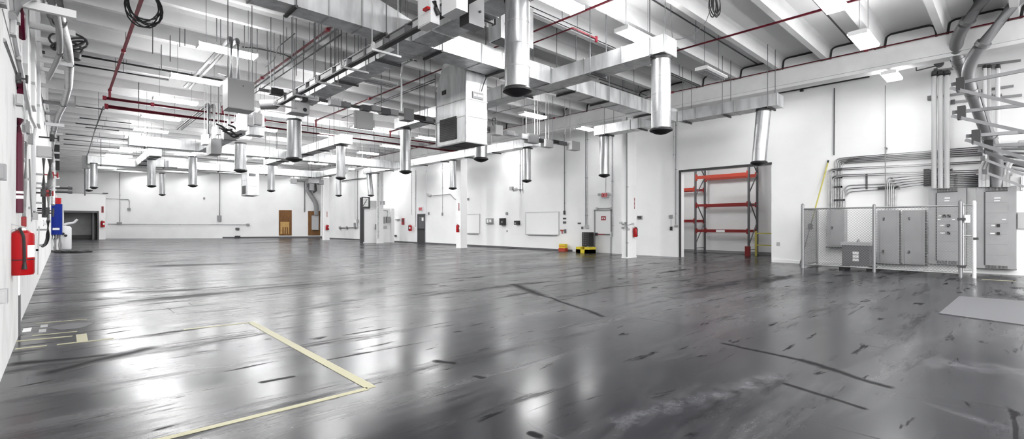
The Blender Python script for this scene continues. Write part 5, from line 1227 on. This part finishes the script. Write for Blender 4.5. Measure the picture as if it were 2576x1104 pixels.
def mesh(p0, p1, za, zb, s=.075, t=.006):
    b = MB(); p0, p1 = V(p0), V(p1); d = p1 - p0; L = d.length; d.normalize(); n = d.cross(V((0, 0, 1))); h = zb - za
    k = -h
    while k < L:
        for sg in (1, -1):
            # diagonal wires clipped to the panel
            a0, a1 = (k, k + h); t0, t1 = max(0, -a0 / h), min(1, (L - a0) / h)
            if t1 - t0 < .01: continue
            q0, q1 = p0 + d * (a0 + h * t0), p0 + d * (a0 + h * t1)
            z0_, z1_ = (za + h * t0, za + h * t1) if sg > 0 else (zb - h * t0, zb - h * t1)
            b.bar((q0.x, q0.y, z0_), (q1.x, q1.y, z1_), t, t, up=n)
        k += s
    return b
mesh((FX, ya, 0), (FX, yb, 0), .12, zt - .05).build('chain_mesh', 'steel', r, False)
mesh((FX, yb, 0), (FX, yc, 0), .12, zt - .05).build('chain_mesh', 'steel', r, False)
mesh((FX, ya, 0), (18.85, ya, 0), .1, zt - .06).build('chain_mesh', 'steel', r, False)
# narrow gate beyond the fence end
y0, y1 = yat(2419, FX), yat(2451, FX)
r = thing('fence_gate', 'narrow chain link gate between the fence end and the lone switchboard', 'gate', (FX, (y0 + y1) / 2, 0))
MB().cyl((FX + .0, y1, 0), (FX, y1, 1.98), .04, 12).lathe((FX, y1, 1.98), [(.04, 0), (.02, .04)], 12).build('gate_post', 'offwhite', r)
MB().cyl((FX + .03, y0 - .03, .15), (FX + .03, y0 - .03, 1.95), .018, 8).cyl((FX + .03, y0 - .03, 1.9), (FX + .03, y1, 1.9), .018, 8).cyl((FX + .03, y0 - .03, .2), (FX + .03, y1, .2), .018, 8).cyl((FX + .03, y0 - .03, 1.1), (FX + .03, y1, 1.1), .015, 8).build('gate_frame', 'conduit', r)
mesh((FX + .03, y0 - .03, 0), (FX + .03, y1, 0), .2, 1.9, .07).build('gate_mesh', 'galv_round', r, False)
for v in (551, 670): q = P(2418, v, X=FX); MB().box((FX - .05, y0 - .08, q.z - .03), (FX + .05, yc + .06, q.z + .03)).build('gate_hinge', 'dark', r, False)
q = P(2455, 600, X=FX); MB().box((FX - .05, q.y - .05, q.z - .03), (FX + .05, q.y + .05, q.z + .03)).build('gate_latch', 'dark', r, False)
q = P(2433, 552, X=FX - .02); MB().box((FX - .02, q.y - .06, q.z - .08), (FX - .012, q.y + .05, q.z + .12)).build('notice', 'paper', r, False)
# yellow pole leaning on the wall
pa, pb = P(2012, 662, X=18.5), P(2083, 408, X=R - .04); pa.z = .01
r = thing('leaning_pole', 'long yellow pole with a dark grip leaning on the wall behind the fence', 'pole', pa)
MB().cyl(pa, pa + (pb - pa) * .45, .016, 8).build('lower_section', 'darkgrey', r); MB().cyl(pa + (pb - pa) * .45, pb, .022, 8).build('upper_section', 'pale_yellow', r)
c = pa + (pb - pa) * .37; MB().lathe(c - V((0, 0, .1)), [(.03, 0), (.09, .04), (.06, .12), (.09, .16), (.03, .22)], 10).build('grip', 'black', r); MB().cyl(pb, pb + V((-.03, -.01, .06)), .03, 8).build('hook', 'dark', r)
# rail under the girder with a dark end
xq = 18.2; a, c = P(2305, 178, X=xq), P(2362, 164, X=xq); r = thing('hanger_bracket', 'dark framed bracket hung under the girder beside the lit light', 'bracket', a)
MB().bar(a, c, .03, .03).bar(a + V((0, 0, .14)), c + V((0, 0, .14)), .03, .03).bar(a, a + V((0, 0, .14)), .03, .03).build('frame', 'dark', r, False); MB().cyl(c - V((.06, 0, -.05)), c + V((.06, 0, .05)), .11, 12).build('end_cap', 'dark', r)
r = thing('conduit_pipe', 'long black pipe along the top of the white side wall', 'pipe', (R - .06, 6, 6.2)); MB().cyl((R - .06, 3.3, 6.2), (R - .06, 12.5, 6.2), .035, 8).build('pipe_run', 'black', r); MB().box((R - .1, 5.2, 6.1), (R, 5.3, 6.16)).build('mount_box', 'black', r, False)
# ================================================================ the end wall, the partition by the cage, floor marks
EN = V((-(FB - FA).y, (FB - FA).x, 0)).normalized(); ED = (FB - FA).normalized()
def onfar(name, label, cat, u0, u1, v0, v1, d, m, group=None, part='board', off=0):
    a, b = PF(u0, v1), PF(u1, v1); zt = PF(u0, v0).z; z0 = (a.z + b.z) / 2
    a, b = V((a.x, a.y, z0)) - EN * off, V((b.x, b.y, z0)) - EN * off
    root = thing(name, label, cat, (a + b) / 2, group)
    MB().prism([a, b, b - EN * d, a - EN * d], (0, 0, zt - z0)).build(part, m, root, False)
    e = ED * .02; MB().prism([a - e, b + e, b + e - EN * .015, a - e - EN * .015], (0, 0, zt - z0 + .02)).build('mount_plate', 'steel' if 'wood' not in m else m, root, False); return root
def farrun(label, uv, r, m, off=.06, group='conduits on the end wall', box=None):
    pts = [PF(u, v) - EN * off for u, v in uv]; root = thing('conduit_pipe', label, 'conduit', pts[-1], group)
    MB().tube(pts, r, 8, .15).build('pipe_run', m, root); c = (pts[0] + pts[1]) / 2; MB().cyl(c, c + EN * off, .03, 6).build('mount_clip', 'steel', root)
    if box:
        w, h = box; c = pts[-1]; MB().prism([c - ED * w - V((0, 0, h)), c + ED * w - V((0, 0, h)), c + ED * w - EN * .1 - V((0, 0, h)), c - ED * w - EN * .1 - V((0, 0, h))], (0, 0, 2 * h)).build('outlet_box', 'grey', root, False)
    return root
r = onfar('plywood_sheet', 'dark plywood panel with a paler lower board on the end wall', 'panel', 702, 733.5, 529, 592, .05, 'wood')
a, b = PF(706, 588) - EN * .055, PF(728, 588) - EN * .055; MB().prism([a, b, b - EN * .02, a - EN * .02], (0, 0, PF(706, 558).z - a.z)).build('pale_board', 'wood_light', r, False)
for f in (.3, .55, .8):
    c = a + (b - a) * f - EN * .025; MB().prism([c - ED * .06, c + ED * .06, c + ED * .06 - EN * .004, c - ED * .06 - EN * .004], (0, 0, .7)).build('board_streak', 'wood', r, False)
r = onfar('plywood_sheet', 'plywood panel carrying a grey box, beside the far white column', 'panel', 775.5, 805, 531, 592, .05, 'wood')
r = onfar('electrical_cabinet', 'light grey box mounted on the second plywood panel under the bent grey duct', 'electrical cabinet', 785.5, 802.5, 542, 578, .2, 'panel_light', 'grey electrical cabinets on the end wall', 'enclosure', .06)
c0 = [PF(777, 462), PF(777, 480), PF(783, 490), PF(796, 510), PF(798, 520), PF(798, 541)]
r = thing('bent_duct', 'bent dark grey duct dropping to the grey box on the second plywood panel', 'duct', c0[-1]); MB().tube([c - EN * .35 for c in c0], .22, 12, .5).build('mount_duct', 'grey', r)
r = onfar('disconnect_switch', 'grey and white switch box at the top of the bent grey duct', 'switch box', 785, 796, 462, 480, .4, 'panel_light', None, 'enclosure', .66)
a = PF(799, 462) - EN * .75; MB().tube([a, a + V((0, 0, -.4)), a + V((.05, 0, -.8)), a - ED * .25 + V((0, 0, -.95))], .09, 8, .2).build('armoured_cable', 'dark', r)
for u0, u1, v0, v1, m, l in [(733, 745, 449, 461, 'grey', 'dark grey air box under the third trunk duct'), (746, 765, 452, 456, 'darkgrey', 'row of dark fittings under the third trunk duct'), (778, 800, 449, 460, 'grey', 'grey switch cluster under the third trunk duct'), (800, 812, 452, 464, 'darkgrey', 'dark switch cluster beside the far white column')]:
    y = 36.7; p, q = P(u0, v1, Y=y), P(u1, v1, Y=y); zt = zat(u0, v0, Y=y); root = thing('disconnect_switch', l, 'switch box', ((p.x + q.x) / 2, y, p.z), 'switch boxes under the third trunk'); MB().box((p.x, y - .2, p.z), (q.x, y + .2, min(DB - .05, max(zt, p.z + .15)))).build('enclosure', m, root, False); MB().cyl(((p.x + q.x) / 2, y, zt), ((p.x + q.x) / 2, y, DB - .01), .02, 6).build('hanger_rod', 'rod', root)
farrun('grey conduit drop on the end wall between the two plywood panels', [(766, 455), (766, 533)], .06, 'conduit')
farrun('long horizontal conduit across the end wall', [(272, 563.5), (625, 565)], .03, 'conduit', box=(.14, .1))
farrun('vertical conduit above the enclosure end with a switch at its foot', [(302, 420), (302, 562)], .03, 'conduit', box=(.2, .12))
farrun('bent thin conduit beside the enclosure with a hanging switch', [(268, 500), (324, 502), (326, 505), (326, 526)], .03, 'grey', box=(.12, .12))
farrun('dark vertical conduit in the middle of the end wall ending in a switch box', [(553, 432), (553, 548)], .04, 'steel', box=(.18, .25))
onfar('outlet_box', 'round box on the middle conduit of the end wall', 'box', 549.5, 556.5, 545, 557, .2, 'grey'); onfar('outlet_box', 'tiny sensor plate high on the end wall', 'sensor', 512, 515, 497, 501, .1, 'grey')
onfar('outlet_box', 'small dark box low on the end wall before the plywood', 'box', 594, 602, 573, 578, .2, 'darkgrey'); onfar('outlet_box', 'dark floor outlet at the foot of the end wall', 'box', 592, 604, 593, 598, .15, 'dark')
onfar('junction_box', 'small white box hanging low under the distant air handler', 'box', 598, 606, 491, 497, .3, 'grey') if False else None
# enclosure front: sign and extinguisher
xq, yq = xat(258, ey), ey; z0, z1 = zat(258, 535, Y=ey), zat(258, 519, Y=ey)
r = thing('fire_sign', 'tall red lettered sign on the white enclosure', 'sign', (xq, ey, z0), 'tall red lettered signs above extinguishers'); MB().box((xq - .08, ey - .02, z0), (xq + .08, ey, z1)).build('sign_board', 'deepred', r, False); MB().box((xq - .03, ey - .024, z0 + .05), (xq + .03, ey - .02, z1 - .05)).build('sign_lettering', 'dark', r, False)
z0 = zat(258, 571, Y=ey); extinguisher('red and white fire extinguisher on the white enclosure', (xat(258, ey), ey - .2, z0), .15, zat(258, 552, Y=ey) - z0, (0, -1, 0))
p = P(222, 491, Y=ey); r = thing('hanger_bracket', 'dark bar lying on top of the white enclosure', 'bar', (xat(265, ey), ey + .1, ez)); MB().box((xat(258, ey), ey - .1, ez + .08), (xat(272, ey), ey + .3, ez + .16)).build('bar', 'dark', r, False)
r = thing('conduit_pipe', 'dark upright pipe from the third trunk duct down to the enclosure roof', 'pipe', (xat(214, 37.6), 37.6, ez)); x = xat(213.5, 37.6); MB().cyl((x, 37.6, zat(213.5, 492, Y=37.6)), (x, 37.6, zat(213.5, 392, Y=37.6)), .035, 8).build('hanger_pipe', 'rod', r); MB().box((x - .12, 37.5, zat(213, 424, Y=37.6)), (x + .12, 37.7, zat(213, 392, Y=37.6))).build('frame', 'grey', r, False)
# ---- partition with cage in front of the third column
xp = 16.3; ya_, yb_ = yat(908, 16.9), 0
# panel facing the camera: between pixel 912 and 990
y = 33.2; xa_, xb_ = xat(912, y), xat(988, y); zt_ = zat(950, 524, Y=y)
b = MB().box((xa_, y, 0), (xb_, y + .12, zt_)).box((xb_ - .25, y - .25, 0), (xb_, y, zt_))
tag(b.build('wall_partition', 'wall', None, False), None, None, None, 'structure')
r = thing('cage_door', 'dark steel post and framed wire cage above the white partition', 'cage', (xa_, y, 0))
x = xat(909, y); zp = zat(908, 497, Y=y); zc = zat(925, 522, Y=y); x2 = xat(929, y)
MB().box((x - .10, y - .12, 0), (x + .08, y + .05, zp)).build('post', 'dark', r, False)
MB().box((x, y - .1, zc - .08), (x2, y - .02, zc + .06)).box((x2 - .08, y - .1, zc), (x2, y - .02, zat(929, 496, Y=y))).box((x, y - .1, zat(929, 498, Y=y)), (x2, y - .02, zat(929, 496, Y=y))).build('frame', 'dark', r, False)
MB().bar((x + .1, y - .06, zc + .1), (x2 - .2, y - .06, zp - .1), .04, .04).build('brace', 'darkgrey', r, False)
b = MB(); 
for k in range(12): xx = x + (x2 - x) * k / 12; b.bar((xx, y - .05, zc), (xx, y - .05, zp), .012, .012)
for k in range(6): zz = zc + (zp - zc) * k / 6; b.bar((x, y - .05, zz), (x2, y - .05, zz), .012, .012)
b.build('wire_mesh', 'conduit', r, False)
MB().box((xat(930, y), y - .1, zat(935, 523, Y=y)), (xat(947, y), y - .02, zat(935, 505, Y=y))).build('side_panel', 'panel_light', r, False)
r = thing('edge_strip', 'dark slotted strip along the edge of the partition', 'strip', (x, y, 0)); MB().box((x + .1, y - .04, .1), (x + .2, y, zc - .1)).build('mount_strip', 'darkgrey', r, False)
def onpart(name, label, cat, u0, u1, v0, v1, d, m, yy=None, part='enclosure'):
    yy = y if yy is None else yy; p, q = P(u0, v1, Y=yy), P(u1, v1, Y=yy); root = thing(name, label, cat, ((p.x + q.x) / 2, yy, p.z)); MB().box((p.x, yy - d, p.z), (q.x, yy, zat((u0 + u1) / 2, v0, Y=yy))).build(part, m, root, False); return root
r = onpart('disconnect_switch', 'nearer of two grey switch boxes on the partition with thin feed pipes', 'switch box', 958, 966, 545, 562, .2, 'grey'); a = P(962, 545, Y=y - .08); MB().tube([a, P(961, 520, Y=y - .08), P(961, 430, Y=y - .08)], .03, 6).build('feed_pipe', 'conduit', r)
r = onpart('disconnect_switch', 'farther of two grey switch boxes on the partition', 'switch box', 970.5, 978.5, 545, 560, .2, 'grey'); MB().tube([P(974, 545, Y=y - .08), P(975, 530, Y=y - .08), P(962, 529, Y=y - .08)], .025, 6, .05).build('feed_pipe', 'steel', r)
onpart('outlet_box', 'small pale valve box below the partition switch boxes', 'box', 963, 972, 568, 574, .12, 'panel_light'); onpart('outlet_box', 'dark valves on the partition under the cage', 'valve', 943, 951, 564, 577, .12, 'grey'); onpart('alarm_bell', 'small round bell on the third column above the partition', 'bell', 957, 966, 506, 515, .15, 'panel_light', col_c[2])
# pipes on the side wall left of the cage
def srun(label, uv, r, m='conduit', x=R - .08):
    pts = [P(u, v, X=x) for u, v in uv]; root = thing('conduit_pipe', label, 'pipe', pts[-1], 'pipes on the far side wall'); MB().tube(pts, r, 8, .1).build('pipe_run', m, root); c = pts[0]; MB().box((x, c.y - .05, c.z - .04), (R, c.y + .05, c.z + .04)).build('mount_clip', 'steel', root, False); return root
srun('horizontal grey pipe with stubs on the far side wall', [(853, 573), (899, 572)], .06); srun('first thin pipe rising to the duct on the far side wall', [(893, 430), (893, 552)], .035, 'offwhite'); srun('second thin pipe with a valve on the far side wall', [(899, 430), (899, 570)], .04)
for i, (u, v) in enumerate([(855, 573), (872, 573), (892, 572), (892, 564), (899, 556)]):
    q = P(u, v, X=R - .1); r = thing('valve', o[i] + ' small valve along the pipe on the far side wall', 'valve', q, 'small valves on the far side wall'); MB().cyl(q - V((0, 0, .14)), q + V((0, 0, .14)), .09, 8).build('mount_body', 'grey', r)
srun('string of small fittings high on the far side wall', [(858, 455), (905, 449), (925, 446)], .07, 'grey')
# extra conduits rising up the third column
vcond('pale pipe running up the third column', 961, 430, 520, .05, x=GX - .1, m='offwhite', group='conduits on columns', top=5.8); vcond('grey pipe beside the third column', 951, 430, 600, .06, x=GX - .12, m='conduit', group='conduits on columns', top=5.8)
# ================================================================ floor marks
def strip(label, uv, w, m='tape', closed=False, group='pale tape lines on the floor'):
    pts = [P(u, v, Z=0) for u, v in uv]; b = MB()
    for a, c in zip(pts, pts[1:]):
        d = (c - a).normalized(); s = V((-d.y, d.x, 0)) * w / 2; a2, c2 = a - d * w * .5, c + d * w * .5
        b.prism([a2 - s, a2 + s, c2 + s, c2 - s], (0, 0, .0035))
    return single('tape_strip', b, m, label, 'floor tape', group, False)
strip('wide pale tape line running toward the camera in the middle of the floor', [(632, 811), (928, 972)], .09)
strip('pale tape line from the tape corner off the bottom edge', [(918, 979), (395, 1108)], .055)
strip('thin pale tape line on the far side of the taped square', [(468, 828), (622, 812)], .05)
strip('thin tape line near the block wall, upper of two', [(46, 858), (175, 846)], .05); strip('thin tape line near the block wall, lower of two', [(46, 877), (110, 870)], .05); strip('thin tape line running on past the square tape patch', [(150, 866), (280, 852)], .045); strip('faint long tape line above the square tape patch', [(85, 844), (190, 834)], .03); strip('faint far tape line beside the block wall', [(95, 813), (215, 803)], .03)
def patch(label, u, v, w, l, m='tape'):
    c = P(u, v, Z=0); return single('tape_strip', MB().box((c.x - w / 2, c.y - l / 2, 0), (c.x + w / 2, c.y + l / 2, .004)), m, label, 'floor tape', 'tape patches on the floor', False)
patch('square pale tape patch with a dark hole near the block wall', 206, 850, .10, .55); patch('small pale square patch at the foot of the block wall', 68, 830, .08, .3, 'paper'); patch('small grey square patch beside the pale one', 107, 832, .07, .22, 'panel_light'); patch('faint small patch behind the grey square one', 111, 820, .07, .22, 'panel_light')
b = MB(); c = P(180, 820, Z=0)
vs = [c + V((math.cos(a) * .22 * (1 + .2 * math.sin(3 * a)), math.sin(a) * .26, 0)) for a in [i * math.pi / 8 for i in range(16)]]
single('worn_patch', b.prism(vs, (0, 0, .002)), 'plate', 'pale rubbed patch on the floor near the block wall', 'floor patch', None, False)
a0, a1, a2, a3 = P(2413, 746, Z=0), P(2700, 767, Z=0), P(2700, 836, Z=0), P(2362, 789, Z=0)
single('cover_plate', MB().prism([a0, a1, a2, a3], (0, 0, .012)), 'plate', 'pale grey floor plate in front of the lone switchboard', 'floor plate', None, False)
g = P(2512, 705, Z=0); single('tape_strip', MB().box((g.x - .04, g.y - .3, 0), (g.x + .04, g.y + .3, .004)), 'tape', 'faded yellow strip on the floor before the lone switchboard', 'floor tape', None, False)
# ================================================================ more strip lights down the hall
k = 0
for X_, ys in ((6.3, (26.6, 30.2, 34.2, 40.5, 44.5, 49)), (9.6, (23.2, 30.0, 34.2, 40.5, 44.5, 49)), (13.0, (30.0, 40.5, 44.5)), (2.85, (30.3, 41.5, 45.5, 50, 55)), (17.9, (20, 26.5, 33, 38.5, 44))):
    for i, yy in enumerate(ys):
        light(0, 0, 'strip light %s far down the hall, %s from the camera' % ({6.3: 'in the second row', 9.6: 'in the third row', 13.0: 'in the fourth row', 2.85: 'beside the block wall', 17.9: 'between girder and side wall'}[X_], o[i]), fix=(X_, yy, 5.72 if yy < 38 else 6.3), wires=True, lm='lamp_far' if X_ > 17 or yy > 48 else 'lamp')
for x_, y_ in ((4.6, 57.69), (8.2, 55.04), (11.8, 52.39), (15.4, 49.74)):
    light(0, 0, 'strip light close to the end wall at %d metres from the block wall' % x_, fix=(x_, y_, 6.6), wires=False, lm='lamp_far')
# lights over the floor behind the camera, part of the same rows
for X_, yy in ((2.85, 9.7), (2.85, 6.2), (2.85, 2.7), (6.6, 9.5), (6.6, 2.5), (9.9, 9.3), (2.85, -1), (6.6, -1.5), (10, -1.5), (13.3, 9.4), (13.3, -1.3)):
    if X_ in (2.85, 6.6, 10) and yy < 3 or X_ == 13.3 and yy < 0: light(0, 0, 'strip light %s the camera in the %s ceiling row from the block wall' % ('just above' if yy > 0 else 'overhead behind', {2.85: 'first', 6.6: 'second', 10: 'third', 13.3: 'fourth'}[X_]), fix=(X_, yy, 5.6))
# ================================================================ light and view
wd = bpy.data.worlds.new('world'); SC.world = wd; wd.use_nodes = True
wd.node_tree.nodes['Background'].inputs['Color'].default_value = (1, 1, 1, 1)
wd.node_tree.nodes['Background'].inputs['Strength'].default_value = 2.8  # white fill added through the hall end left open behind the camera
SC.view_settings.view_transform = 'Standard'; SC.view_settings.look = 'None'; SC.view_settings.gamma = 1
SC.view_settings.use_curve_mapping = False; SC.view_settings.exposure = 1.14
SC.cycles.use_adaptive_sampling = True; SC.cycles.adaptive_threshold = .03
SC.cycles.max_bounces = 7; SC.cycles.diffuse_bounces = 5; SC.cycles.glossy_bounces = 4
SC.cycles.sample_clamp_indirect = 4; SC.cycles.use_denoising = True
SC.cycles.caustics_reflective = False; SC.cycles.caustics_refractive = False
